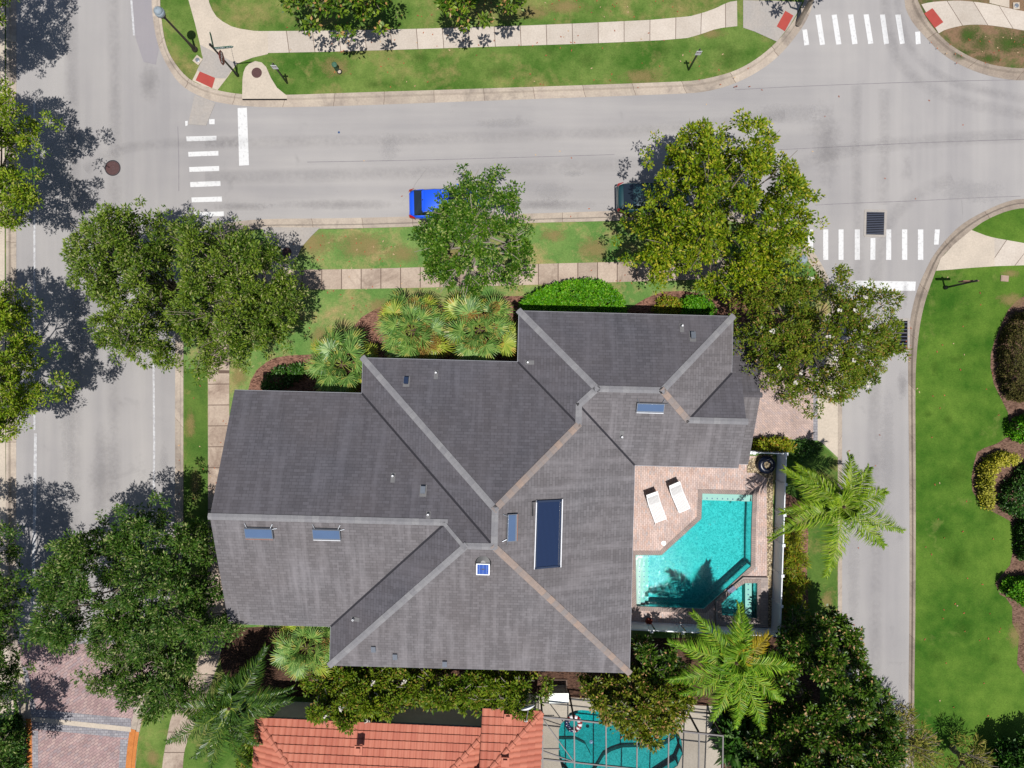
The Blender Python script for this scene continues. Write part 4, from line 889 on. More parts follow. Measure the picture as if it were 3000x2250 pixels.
for pts, e in (([w_nw, w_ne, w_h], ex), ([w_ne, NW_(wu1, wv0 + 12, hz + .12), NW_(wu0, wv0 + 12, hz + .12 + NPT * xx), w_h], ey)):
    o_, b_ = nface(pts, e); ALLB.mesh(b_.v, b_.f)
ALLB.build('roof_deck', M['stucco_grey'], nb)
def barrel(a, b, parent):
    mb = MB(); d = (b - a); k = max(2, int(d.length / .42))
    for i in range(k):
        s0, s1 = a.lerp(b, i / k), a.lerp(b, (i + 1.08) / k); mb.tube([s0 + Vector((0, 0, .06)), s1 + Vector((0, 0, .02))], [.17, .14], 10)
    return mb.build('hip_tiles', M['tile'], parent)
for a, b in ((A0, R0), (B0, R1_), (w_ne, w_h)): barrel(a, b, nb)
mb = MB(); mb.prism([NW_(.5, .5, 0), NW_(wu0 + .2, .5, 0), NW_(wu0 + .2, wv0 + .55, 0), NW_(wu1 - .5, wv0 + .55, 0), NW_(wu1 - .5, 10.5, 0), NW_(.5, 10.5, 0)], 0, hz - .15); mb.build('wall', M['stucco_grey'], nb)
mb = MB(); mb.tube([A0 + Vector((0, .03, -.05)), NW_(wu0, -.03, hz - .05)], .06, 6); mb.build('gutter', M['galv'], nb)
mb = MB(); mb.tube([w_nw + Vector((0, .03, -.05)), w_ne + Vector((0, .03, -.05))], .05, 6); mb.build('gutter', M['galv'], nb)
def nbz(u, v): return hz + NPT * min(v, u)
for px_, py_ in ((1050, 2198), (1488, 2105), (1480, 2232)):
    hh = 3.9 if py_ < 2150 else 4.4; q = P(px_, py_, hh); mb = MB(); mb.box((q.x, q.y, hh), (.42, .5, .10), ex, -ey); mb.box((q.x, q.y + .05, hh + .1), (.22, .26, .16), ex, -ey); mb.build('tile_vent', M['tile'], nb)
dsh = P(1548, 2077, 4.6); db = P(1541, 2111, 3.75)
mb = MB(); mb.tube([db, db + Vector((0, .05, .3)), dsh], .025, 8); mb.lathe(db - Vector((0, 0, .05)), [(.09, 0), (.09, .05), (0, .05)], 10); o = mb.build('dish_mast', M['galv'], nb)
mb = MB(); dn = Vector((-.25, .75, -.25)).normalized(); du = dn.cross(Vector((0, 0, 1))).normalized(); dv = du.cross(dn); vsx = [dsh - dn * .05]; fsx = []
for i, (rr, dd) in enumerate(((.15, -.03), (.30, .02), (.42, .09))):
    for k in range(18): a = k * math.pi / 9; vsx.append(dsh + (du * math.cos(a) * rr + dv * math.sin(a) * rr * .9) + dn * dd)
fsx += [(0, 1 + k, 1 + (k + 1) % 18) for k in range(18)] + [(1 + i * 18 + k, 1 + (i + 1) * 18 + k, 1 + (i + 1) * 18 + (k + 1) % 18, 1 + i * 18 + (k + 1) % 18) for i in range(2) for k in range(18)]
mb.mesh(vsx, fsx); o2 = mb.build('satellite_dish', M['white_trim'], nb)
# deck, pool, float, screen enclosure
M['deck2'] = concrete('cream_pool_deck', A(228, 216, 198), A(214, 202, 184))
sheet('pool_deck', PP([(1560, 2034), (1760, 2046), (2110, 2068), (2110, 2500), (1560, 2500)]), .124, M['deck2'], holes=[PP(POOL2)])
pool2 = thing('swimming_pool', 'kidney shaped teal pool inside the dark screen enclosure by salmon roof', 'swimming pool', P(1800, 2200, 0))
basin(pool2, PP(POOL2), .12, -1.25, M['plaster'], 'basin', .05, M['water2'])
mb = MB(); mb.prism(PP([(1775, 2236), (1800, 2222), (1830, 2212), (1940, 2210), (1965, 2200), (1990, 2180), (1996, 2206), (1985, 2240), (1900, 2294), (1740, 2294)]), -1.24, -.85); mb.build('bench', M['plaster'], pool2)
mb = MB(); mb.prism(PP([(1640, 2190), (1690, 2190), (1720, 2205), (1737, 2240), (1740, 2290), (1682, 2290), (1652, 2260), (1640, 2212)]), -1.24, -.95); mb.build('step', M['plaster'], pool2)
q = P(1680, 2118, .06); fl = thing('pool_ring', 'inflatable swim ring with red stripes and white stars on blue', 'swim ring', q)
def torus_sector(R, r_, a0, a1, z, n=8, k=12):
    mb = MB(); vs = []
    for i in range(n + 1):
        a = a0 + (a1 - a0) * i / n
        for j in range(k): b = 2 * math.pi * j / k; rr = R + r_ * math.cos(b); vs.append((q.x + rr * math.cos(a), q.y + rr * math.sin(a), z + r_ * math.sin(b)))
    mb.mesh(vs, [(i * k + j, i * k + (j + 1) % k, (i + 1) * k + (j + 1) % k, (i + 1) * k + j) for i in range(n) for j in range(k)]); return mb
M['f_red'] = plain('red_vinyl', A(196, 40, 48), .3, .5); M['f_blue'] = plain('blue_vinyl', A(30, 52, 120), .3, .5)
sec = [('blue_sector', rad(140), rad(265), 'f_blue')]
a = rad(265); kk = 0
while a < rad(499): b = min(a + rad(19.5), rad(500)); sec.append(('red_stripe' if kk % 2 else 'white_stripe', a, b, 'f_red' if kk % 2 else 'white')); a = b; kk += 1
for nm, a, b, m_ in sec: torus_sector(.38, .15, a, b, .12).build(nm, M[m_], fl, smooth=True)
mb = MB()
for i in range(9):
    a = rad(150 + 12.5 * i); rr = .38 + (.06 if i % 2 else -.06); cx_, cy_ = q.x + rr * math.cos(a), q.y + rr * math.sin(a)
    mb.face([(cx_ + (.036 if k % 2 == 0 else .015) * math.cos(k * math.pi / 5 + a), cy_ + (.036 if k % 2 == 0 else .015) * math.sin(k * math.pi / 5 + a), .275) for k in range(10)])
mb.build('star_print', M['white'], fl)
q2 = P(1732, 2173, .06); cl_ = thing('chlorine_floater', 'pale blue round chlorine floater on the screened teal pool', 'pool floater', q2)
mb = MB(); mb.lathe(q2, [(.0, -.05), (.11, -.03), (.11, .03), (.06, .05), (.05, .09), (0, .09)], 16); mb.build('body', plain('pale_blue_plastic', A(140, 190, 226), .4, .4), cl_)
CH = 2.7
cage = thing('screen_enclosure', 'bronze framed pool screen enclosure beside the salmon tile roof', 'screen enclosure', P(1800, 2150, 0))
M['bronze'] = plain('bronze_aluminium', A(112, 104, 104), .5, .4)
M['bronze_shaded'] = plain('shaded_bronze_aluminium', A(46, 44, 46), .5, .4)  # posts and rails: shadow side painted in as a darker bronze
def beam(a, b, wd, nm='beam', mat='bronze', par=cage):
    mb = MB(); d = (b - a); ax = d.normalized(); ay = Vector((0, 0, 1)).cross(ax) if abs(ax.z) < .95 else Vector((0, 1, 0)); ay.normalize(); mb.box((a + b) / 2, (d.length, wd, wd * 1.4), ax, ay); return mb.build(nm, M[mat], par)
tw = lambda x: 2099 + (x - 1589) * .1055
bw = lambda x: 2032 + (x - 1589) * .095
XS = [1589, 1682, 1775, 1867, 1959, 2048, 2118]
for x in XS:
    t0 = P(x, tw(x), CH); g0 = Vector((t0.x, t0.y, .12))
    beam(g0, t0, .07, 'post', 'bronze_shaded'); beam(t0, P(x + (3 if x < 1800 else -4), 2450, CH + .35), .07)
beam(P(1589, tw(1589), CH), P(2118, tw(2118), CH), .08)
a_, b_ = P(1589, tw(1589), CH), P(2118, tw(2118), CH)
beam(Vector((a_.x, a_.y, 1.0)), Vector((b_.x, b_.y, 1.0)), .05, 'rail', 'bronze_shaded'); beam(Vector((a_.x, a_.y, .16)), Vector((b_.x, b_.y, .16)), .06, 'rail', 'bronze_shaded')
beam(P(1580, 2222, CH + .12), P(2118, 2279, CH + .12), .07)
beam(P(1582, 2194, CH + .1), P(1640, 2194, CH + .1), .05)
beam(P(1590, 2106, CH + .02), P(1681, 2231, CH + .12), .05); beam(P(1582, 2197, CH + .1), P(1680, 2231, CH + .12), .05)
scr = N('insect_screen'); tr_ = scr.n("ShaderNodeBsdfTransparent"); df_ = scr.n("ShaderNodeBsdfDiffuse"); df_.inputs[0].default_value = (.02, .02, .02, 1); mx_ = scr.n("ShaderNodeMixShader"); mx_.inputs[0].default_value = .22
scr.l(tr_.outputs[0], mx_.inputs[1]); scr.l(df_.outputs[0], mx_.inputs[2]); scr.l(mx_.outputs[0], scr.out.inputs[0]); scr.t.nodes.remove(scr.b); M['screen'] = scr.mat
mb = MB(); mb.face([P(1589, tw(1589), CH - .02), P(2118, tw(2118), CH - .02), P(2118, 2279, CH + .10), P(1580, 2222, CH + .10)]); mb.face([P(1580, 2222, CH + .10), P(2118, 2279, CH + .10), P(2118, 2450, CH + .32), P(1580, 2450, CH + .32)])
mb.build('screen_panel', M['screen'], cage)
cb = P(1633, 2006, 0); cab = thing('equipment_cabinet', 'grey louvred equipment cabinet behind a bright step slab beside screen enclosure', 'cabinet', cb)
mb = MB(); ct = P(1633, 2006, .12); mb.box((ct.x, ct.y - .25, .68), (1.06, .5, 1.24)); mb.box((ct.x, ct.y - .25, 1.32), (1.14, .58, .06)); mb.build('body', M['stucco_grey'], cab)
mb = MB(); 
for s in (-1, 1): mb.box((ct.x + s * .45, ct.y + .015, .70), (.08, .03, 1.1)); mb.box((ct.x, ct.y + .015, .70 + s * .52), (.98, .03, .08))
for k in range(5): mb.box((ct.x, ct.y + .012, .36 + k * .17), (.82, .03, .05))
mb.build('louvre_frame', M['galv'], cab)
sheet('step_slab', PP([(1606, 1986), (1661, 1987), (1662, 2005), (1605, 2004)], 0), .20, M['conc_old'], thick=.1)

# ------------------------------------------------------------ vehicles
def car(name, label, loc, rotz, paint, seeds, Lc=4.35, Wc=1.78, Hc=1.48):
    """hatchback, nose along +x"""
    t = thing(name, label, 'car', loc, 'cars parked along the kerb', rotz)
    # body hull: stations (x, half width, z low, z belt)
    st = [(-Lc / 2, .60, .42, .80), (-Lc / 2 + .10, .76, .34, .93), (-Lc / 2 + .45, .87, .24, .98), (-.9, .89, .22, .97), (0, .89, .22, .95), (.85, .89, .22, .93), (1.45, .86, .24, .86), (Lc / 2 - .22, .76, .30, .74), (Lc / 2, .55, .40, .62)]
    vs = []
    for x, wv, zl, zb in st:
        for y, z in ((-.5 * wv, zl), (-.93 * wv, zl + .04), (-wv, zl + .22), (-wv, zb - .16), (-.92 * wv, zb - .02), (-.5 * wv, zb + .02), (.5 * wv, zb + .02), (.92 * wv, zb - .02), (wv, zb - .16), (wv, zl + .22), (.93 * wv, zl + .04), (.5 * wv, zl)): vs.append((x, y * Wc / 1.78, z))
    n = 12; fs = [(i * n + k, i * n + (k + 1) % n, (i + 1) * n + (k + 1) % n, (i + 1) * n + k) for i in range(len(st) - 1) for k in range(n)] + [tuple(range(n))[::-1], tuple((len(st) - 1) * n + k for k in range(n))]
    mb = MB(); mb.mesh(vs, fs); b = mb.build('body', paint, t, smooth=True, local=True); md = b.modifiers.new('s', 'SUBSURF'); md.levels = 1; md.render_levels = 2
    # greenhouse
    def loop(x, hw_, z): return [(x, -hw_, z), (x, hw_, z)]
    R_ = [(-1.30, .64, 1.39), (-1.05, .66, Hc - .02), (-.5, .66, Hc), (.25, .62, Hc - .06)]
    mb = MB()
    for (x0, w0, z0), (x1, w1, z1_) in zip(R_, R_[1:]):
        for ya, yb, da, db_ in ((-1, -.5, -.045, 0), (-.5, .5, 0, 0), (.5, 1, 0, -.045)):
            mb.face([(x0, w0 * ya, z0 + da), (x1, w1 * ya, z1_ + da), (x1, w1 * yb, z1_ + db_), (x0, w0 * yb, z0 + db_)])
    rf = mb.build('roof_panel', paint, t, smooth=True, local=True)
    g = MB(); bl = .96
    lo = {'rl': (-1.84, -.74, 1.0), 'rr': (-1.84, .74, 1.0), 'fl': (1.10, -.76, .93), 'fr': (1.10, .76, .93)}
    g.face([lo['rr'], lo['rl'], (-1.30, -.64, 1.345), (-1.30, -.32, 1.385), (-1.30, .32, 1.385), (-1.30, .64, 1.345)]); g.build('rear_window', M['glass_dark'], t, local=True)
    g = MB(); g.face([lo['fl'], lo['fr'], (.25, .62, Hc - .11), (.25, .31, Hc - .06), (.25, -.31, Hc - .06), (.25, -.62, Hc - .11)]); g.build('windscreen', M['glass_dark'], t, local=True)
    for s in (-1, 1):
        g = MB(); g.face([(-1.84, s * .74, 1.0), (1.10, s * .76, .93), (.25, s * .62, Hc - .11), (-.5, s * .66, Hc - .05), (-1.05, s * .66, Hc - .07), (-1.30, s * .64, 1.345)]); g.build('side_window', M['glass_dark'], t, local=True)
        g = MB(); g.tube([(-1.20, s * .64, 1.44), (-.6, s * .665, Hc + .0), (.2, s * .64, Hc - .06)], .022, 6); g.build('roof_rail', M['galv'], t, local=True)
        g = MB(); g.mesh([(-2.15, s * .66, .90), (-2.13, s * .82, .86), (-1.80, s * .885, .93), (-1.84, s * .82, .985), (-2.06, s * .70, .965)] + [(-2.21, s * .64, .76), (-2.16, s * .82, .72), (-1.84, s * .91, .78)], [(0, 1, 2, 3, 4), (5, 6, 1, 0), (6, 7, 2, 1)]); g.build('tail_light', M['tail'], t, local=True)
        g = MB(); g.box((.72, s * .98, 1.0), (.16, .18, .12)); g.build('wing_mirror', paint, t, local=True, bevel=.03)
        for x in (-1.32, 1.30):
            g = MB()
            prof = [(.20, -.11), (.30, -.11), (.325, -.06), (.325, .06), (.30, .11), (.20, .11)]
            for (r0, y0), (r1, y1) in zip(prof, prof[1:]):
                for k in range(20):
                    a, b_ = k * math.pi / 10, (k + 1) * math.pi / 10
                    g.face([(x + r0 * math.cos(a), s * .80 + y0, .325 + r0 * math.sin(a)), (x + r0 * math.cos(b_), s * .80 + y0, .325 + r0 * math.sin(b_)), (x + r1 * math.cos(b_), s * .80 + y1, .325 + r1 * math.sin(b_)), (x + r1 * math.cos(a), s * .80 + y1, .325 + r1 * math.sin(a))])
            wh = g.build('wheel', M['rubber'], t, local=True)
            g = MB(); g.tube([(x, s * .80 - .09, .325), (x, s * .80 + .09, .325)], .2, 16); g.build('rim', M['galv'], wh, local=True)
        g = MB(); g.box((Lc / 2 - .22, s * .58, .70), (.3, .34, .12)); g.build('headlight', M['white_trim'], t, local=True, bevel=.03)
    g = MB(); g.box((-Lc / 2 + .05, 0, .50), (.14, 1.45, .22)); g.build('bumper', paint, t, local=True, bevel=.05)
    g = MB(); g.box((-1.27, 0, 1.425), (.14, 1.16, .03), (1, 0, .2)); g.build('spoiler', paint, t, local=True, bevel=.01)
    g = MB(); g.lathe((-1.28, .05, Hc - .01), [(.035, 0), (.02, .05), (0, .06)], 8); g.build('aerial', M['black'], t, local=True)
    return t
M['tail'] = plain('red_tail_lens', A(200, 24, 30), .2, .5, coat=.5); M['rubber'] = plain('tyre_rubber', (.012, .012, .013, 1), .8, .3)
def carpaint(n, c): m = N(n); return m.fin(c, .32, .5, .25, 1.0)
ca = P(1198, 598, .6); car('parked_car', 'bright blue hatchback parked at the kerb under the pointed bright green tree', (ca.x + 2.2, ca.y, 0), rad(1.0), carpaint('blue_car_paint', (.006, .075, .62, 1)), 0)
cb_ = P(1806, 580, .6); car('parked_car', 'dark teal hatchback mostly hidden under the big yellow-green tree', (cb_.x + 2.2, cb_.y, 0), rad(1.0), carpaint('teal_car_paint', (.006, .035, .04, 1)), 1)

# ------------------------------------------------------------ street furniture
def lamp(label, x, y):
    q = P(x, y, .1); t = thing('street_lamp', label, 'street lamp', q, 'acorn street lamps')
    mb = MB(); mb.lathe((q.x, q.y, .1), [(.17, 0), (.17, .12), (.11, .25), (.085, .8), (.07, 1.0), (.055, 3.55), (.09, 3.6), (.09, 3.68), (.05, 3.72)], 14); mb.build('pole', M['bronze_pole'], t, smooth=False)
    mb = MB(); mb.lathe((q.x, q.y, .1), [(.06, 3.70), (.16, 3.80), (.20, 3.86), (.20, 3.90)], 20); mb.build('fitter', M['black'], t)
    mb = MB(); mb.lathe((q.x, q.y, .1), [(.19, 3.90), (.27, 4.05), (.27, 4.18), (.22, 4.30)], 24); mb.build('globe', M['globe'], t, smooth=True)
    mb = MB(); mb.lathe((q.x, q.y, .1), [(.23, 4.29), (.235, 4.32), (.15, 4.42), (.06, 4.48), (.03, 4.52), (.025, 4.60), (0, 4.62)], 24); mb.build('cap', M['globe'], t, smooth=True)
M['bronze_pole'] = plain('dark_brown_pole', A(66, 56, 52), .5, .4); M['globe'] = plain('frosted_grey_globe', A(184, 198, 208), .25, .5, var=.08)
lamp('acorn street lamp with dark pole rising from the verge at the stop-sign corner', 572, 146)
lamp('acorn street lamp peeping out between big tree and flowering tree', 2264, 797)
def text(s, size, loc, xdir, up, mat, parent, name='lettering'):
    cu = bpy.data.curves.new(name, 'FONT'); cu.body = s; cu.size = size; cu.align_x = 'CENTER'; cu.align_y = 'CENTER'; cu.extrude = .002
    xdir = Vector(xdir).normalized(); up = Vector(up).normalized(); z = xdir.cross(up)
    tmp = bpy.data.objects.new(name, cu); me = bpy.data.meshes.new_from_object(tmp); bpy.data.objects.remove(tmp); bpy.data.curves.remove(cu)
    o = bpy.data.objects.new(name, me); C.objects.link(o); me.materials.clear(); me.materials.append(mat)
    o.matrix_world = Matrix((xdir, up, z)).transposed().to_4x4(); o.location = Vector(loc) - ORG[parent.name]; o.parent = parent; return o
q = P(697, 222, .1); sg = thing('street_sign', 'corner post with stop sign, green street name blades and finial', 'street sign', q)
mb = MB(); mb.lathe((q.x, q.y, .1), [(.09, 0), (.09, .3), (.06, .5), (.05, 3.55), (.07, 3.58), (.05, 3.66), (.08, 3.74), (.05, 3.82), (0, 3.86)], 12); mb.build('post', M['black'], sg)
M['green_sign'] = plain('green_sign_sheet', A(20, 120, 96), .5, .3, var=.05); M['red_sign'] = plain('faded_red_sign_sheet', A(176, 84, 80), .5, .3, var=.1)
def blade(x0, x1, z, hgt, yd, mat):
    """sign blade from the post along direction yd between distances x0 and x1"""
    d = Vector(yd).normalized(); mb = MB(); nn = Vector((-d.y, d.x, 0)); pr = [(x0, -hgt / 2), (x1 - .1, -hgt / 2), (x1, 0), (x1 - .1, hgt / 2), (x0, hgt / 2)]
    c = Vector((q.x, q.y, z)); vs = [c + d * a + Vector((0, 0, b)) + nn * s * .008 for s in (-1, 1) for a, b in pr]; k = len(pr)
    mb.mesh(vs, [tuple(range(k)), tuple(range(2 * k - 1, k - 1, -1))] + [(i, (i + 1) % k, k + (i + 1) % k, k + i) for i in range(k)]); return mb.build('name_blade', mat, sg)
b1 = blade(.05, 1.10, 3.42, .22, (1, .10, 0), M['green_sign']); b2 = blade(.05, .95, 3.42, .22, (-.22, 1, 0), M['green_sign'])
text('SUNSET WAY', .16, (q.x + .56, q.y + .056 - .012, 3.42), (1, .10, 0), (0, 0, 1), M['white'], sg)
mb = MB(); nx = Vector((1, .05, 0)).normalized(); ty = Vector((-.05, 1, 0)).normalized(); c = Vector((q.x + .10, q.y - .12, 2.62)); oc = [(math.cos(rad(22.5 + 45 * k)) * .40, math.sin(rad(22.5 + 45 * k)) * .40) for k in range(8)]
vs = [c + ty * a + Vector((0, 0, b)) + nx * s * .008 for s in (-1, 1) for a, b in oc]; mb.mesh(vs, [tuple(range(8)), tuple(range(15, 7, -1))] + [(i, (i + 1) % 8, 8 + (i + 1) % 8, 8 + i) for i in range(8)]); ss = mb.build('stop_plate', M['red_sign'], sg)
text('STOP', .25, c + nx * .012, ty, (0, 0, 1), M['white'], sg)
def parking_sign(label, x, y):
    q = P(x, y, .1); t = thing('parking_sign', label, 'road sign', q, 'small white parking signs on black posts')
    mb = MB(); mb.box((q.x, q.y, 1.35), (.08, .08, 2.5)); mb.lathe((q.x, q.y, 2.6), [(.05, 0), (.03, .06), (0, .07)], 8); mb.build('post', M['black'], t)
    mb = MB(); c = Vector((q.x, q.y - .055, 2.30)); mb.box(c, (.32, .012, .46)); p = mb.build('plate', M['white_trim'], t)
    mb = MB()
    for cx_, m_ in ((-.075, 0), (.075, 0)):
        for k in range(16):
            a, b_ = k * math.pi / 8, (k + 1) * math.pi / 8; f = lambda r_, an: c + Vector((cx_ + r_ * math.cos(an), -.009, .06 + r_ * math.sin(an)))
            mb.face([f(.058, a), f(.058, b_), f(.072, b_), f(.072, a)])
    mb.build('ring_mark', M['red_sign'], p); text('P', .09, c + Vector((-.075, -.010, .06)), (1, 0, 0), (0, 0, 1), M['black'], t); text('P', .09, c + Vector((.075, -.010, .06)), (1, 0, 0), (0, 0, 1), M['black'], t)
parking_sign('small white parking sign beside the drain apron on the verge', 842, 244)
parking_sign('small white parking sign on the verge near the northern crosswalk', 2017, 205)
q = P(2768, 843, .1); ls = thing('lawn_sign', 'dark post sign with wide brown crested plaque on the lush lawn', 'sign', q)
mb = MB(); mb.lathe((q.x, q.y, .1), [(.12, 0), (.12, .15), (.06, .3), (.05, 2.75), (.07, 2.8), (0, 2.9)], 12); mb.build('post', M['black'], ls)
mb = MB(); zc = 2.25
pr = [(-.45, -.25), (.45, -.25), (.45, .22), (.12, .22), (0, .34), (-.12, .22), (-.45, .22)]; vs = [(q.x + a - .0, q.y + s * .03 + .06, zc + b) for s in (-1, 1) for a, b in pr]; k = len(pr)
mb.mesh(vs, [tuple(range(k)), tuple(range(2 * k - 1, k - 1, -1))] + [(i, (i + 1) % k, k + (i + 1) % k, k + i) for i in range(k)]); mb.build('plaque', plain('brown_plaque', A(150, 110, 94), .7, .3), ls)
def disc(name, label, cat, x, y, r_, z, mat, rim=None, group=None):
    q = P(x, y, z); t = thing(name, label, cat, q, group); mb = MB(); mb.lathe(q, [(r_, -.02), (r_, .0), (r_ * .96, .006), (0, .006)], 30); mb.build('cover', mat, t)
    mb = MB(); mb.lathe(q, [(r_ * .50, .007), (r_ * .50, .010), (r_ * .42, .010), (r_ * .42, .007)], 24, False); mb.lathe(q, [(r_ * .84, .007), (r_ * .84, .010), (r_ * .76, .010), (r_ * .76, .007)], 24, False); mb.build('cast_ring', mat, t)
    if rim: mb = MB(); mb.lathe(q, [(r_ * 1.14, -.02), (r_ * 1.14, .003), (r_ * 1.0, .003), (r_ * 1.0, -.02)], 30, False); mb.build('frame', rim, t)
disc('manhole_cover', 'brown manhole cover set in open asphalt of the tree-lined street', 'manhole cover', 330, 492, .42, .004, M['iron'], M['iron_dark'])
disc('manhole_cover', 'brown manhole cover on the pale tongue-shaped drain apron', 'manhole cover', 752, 213, .31, .144, M['iron'])
disc('manhole_cover', 'brown manhole cover on the grey drain apron by the dense dark tree', 'manhole cover', 840, 739, .29, .140, M['iron'])
# drain grates
def grate(label, quad, nb_, z):
    c = P(sum(a for a, b in quad) / 4, sum(b for a, b in quad) / 4, z); t = thing('drain_grate', label, 'drain grate', c, 'street drain grates')
    q = [Vector((v.x, v.y, z)) for v in PP(quad)]; mb = MB(); mb.face(q); mb.build('pit', M['void'], t)
    mb = MB()
    for i in range(nb_): f = (i + .5) / nb_; a, b = q[0].lerp(q[3], f), q[1].lerp(q[2], f); mb.box((a + b) / 2 + Vector((0, 0, .012)), ((b - a).length, .045, .02), b - a, Vector((0, 0, 1)).cross((b - a).normalized()))
    mb.build('bars', M['bluesteel'], t)
    mb = MB(); 
    for i in range(4): a, b = q[i], q[(i + 1) % 4]; d = (b - a).normalized(); mb.box((a + b) / 2 + Vector((d.y, -d.x, 0)) * -.08 * (1 if (q[1] - q[0]).cross(q[2] - q[0]).z < 0 else -1) + Vector((0, 0, .005)), ((b - a).length + .2, .14, .02 if i % 2 else .018), d, Vector((0, 0, 1)).cross(d))
    mb.build('surround', M['conc_grey'], t)
M['bluesteel'] = plain('blue_grey_steel_bars', A(92, 98, 116), .4, .5, .4)
grate('large steel bar drain grate in asphalt above the alley crosswalk', z3([(1192, 1374), (1306, 1376), (1302, 1522), (1189, 1519)]), 13, .006)
grate('dark drain grate at the alley kerb beside the lush lawn', [(2628, 940), (2658, 940), (2658, 1022), (2628, 1022)], 8, .006)
# small boxes and pedestal
def box_lid(label, x, y, a, sz, mat, lid):
    q = P(x, y, .1); t = thing('utility_box', label, 'utility box', q, None); d = Vector((math.cos(a), math.sin(a), 0)); mb = MB(); mb.box((q.x, q.y, .125), (sz[0], sz[1], .06), d, Vector((-d.y, d.x, 0))); mb.build('pad', mat, t)
    if lid: mb = MB(); mb.lathe((q.x, q.y, .155), [(.13, 0), (.13, .02), (.09, .03), (0, .03)], 18); mb.build('lid', M['galv'], t)
    else: mb = MB(); mb.box((q.x, q.y, .165), (sz[0] * .8, sz[1] * .8, .02), d, Vector((-d.y, d.x, 0))); mb.build('lid', mat, t)
box_lid('pale square utility pad with round steel lid at the corner verge', 580, 177, rad(-38), (.44, .44), M['conc_flat'], 1)
box_lid('pale utility pad with round lid beside the side path at picture edge', 2976, 18, rad(2), (.38, .40), M['conc_flat'], 1)
box_lid('pinkish square utility box on the lush lawn near the pavement', 2942, 816, rad(-5), (.46, .36), plain('pinkish_box', A(196, 168, 150), .8, .2), 0)
q = P(990, 206, .1); pd = thing('utility_pedestal', 'green utility pedestal with black ring collar on a bare lawn patch', 'utility pedestal', q)
mb = MB(); mb.lathe((q.x - .05, q.y + .05, .1), [(.13, 0), (.13, .55), (.16, .56), (.16, .66), (.10, .70), (0, .70)], 16); mb.build('body', plain('green_plastic', A(72, 118, 92), .5, .4), pd)
mb = MB(); mb.lathe((q.x + .10, q.y - .10, .1), [(.13, .02), (.16, .06), (.13, .10), (.10, .06), (.13, .02)], 18, False); mb.build('collar', M['black'], pd)
mb = MB(); mb.lathe((q.x + .10, q.y - .10, .1), [(.12, .0), (.12, .03), (0, .03)], 16); mb.build('valve_cap', M['conc_flat'], pd)
q = P(993, 388, .0); rf_ = thing('road_stud', 'tiny blue reflective stud alone on the asphalt', 'road stud', q)
mb = MB(); mb.box((q.x, q.y, .012), (.11, .11, .02)); mb.build('stud', plain('blue_stud', A(40, 90, 150), .3, .5), rf_, bevel=.005)

# ------------------------------------------------------------ foliage
rng = np.random.default_rng(7)
def seg_dist(p, poly):
    d = np.full(len(p), 1e9); n = len(poly); ins = np.zeros(len(p), bool)
    for i in range(n):
        a, b = poly[i], poly[(i + 1) % n]; ab = b - a; t = np.clip(((p - a) @ ab) / max(1e-9, ab @ ab), 0, 1)
        d = np.minimum(d, np.linalg.norm(p - (a + t[:, None] * ab), axis=1))
        c = (a[1] > p[:, 1]) != (b[1] > p[:, 1])
        with np.errstate(divide='ignore', invalid='ignore'): xi = (b[0] - a[0]) * (p[:, 1] - a[1]) / (b[1] - a[1]) + a[0]
        ins ^= c & (p[:, 0] < xi)
    return np.where(ins, d, -d)
def unit(v): return v / np.maximum(1e-9, np.linalg.norm(v, axis=1))[:, None]
def rdir(n): return unit(rng.normal(size=(n, 3)))
def leaf_mesh(name, base, axis, nrm, Lf, Wf, mat, parent, fold=.12, droop=.0):
    a = unit(axis); s = unit(np.cross(a, nrm)); n = np.cross(s, a); N_ = len(base); Lf = Lf[:, None]; Wf = Wf[:, None]
    v = np.empty((N_, 4, 3)); mid = base + a * Lf * .45 + n * Wf * fold
    v[:, 0] = base; v[:, 1] = mid + s * Wf * .5; v[:, 2] = base + a * Lf - n * Lf * droop; v[:, 3] = mid - s * Wf * .5
    return raw_quads(name, v.reshape(-1, 3), N_, mat, parent)
def raw_quads(name, v, nq, mat, parent, local=False):
    if not local: v = v - np.array(ORG[parent.name])
    me = bpy.data.meshes.new(name); me.vertices.add(len(v)); me.vertices.foreach_set("co", v.astype(np.float32).ravel())
    me.loops.add(nq * 4); me.loops.foreach_set("vertex_index", np.arange(nq * 4, dtype=np.int32))
    me.polygons.add(nq); me.polygons.foreach_set("loop_start", np.arange(0, nq * 4, 4, dtype=np.int32)); me.polygons.foreach_set("loop_total", np.full(nq, 4, np.int32))
    me.update(calc_edges=True); return link_mesh(name, me, mat, parent)
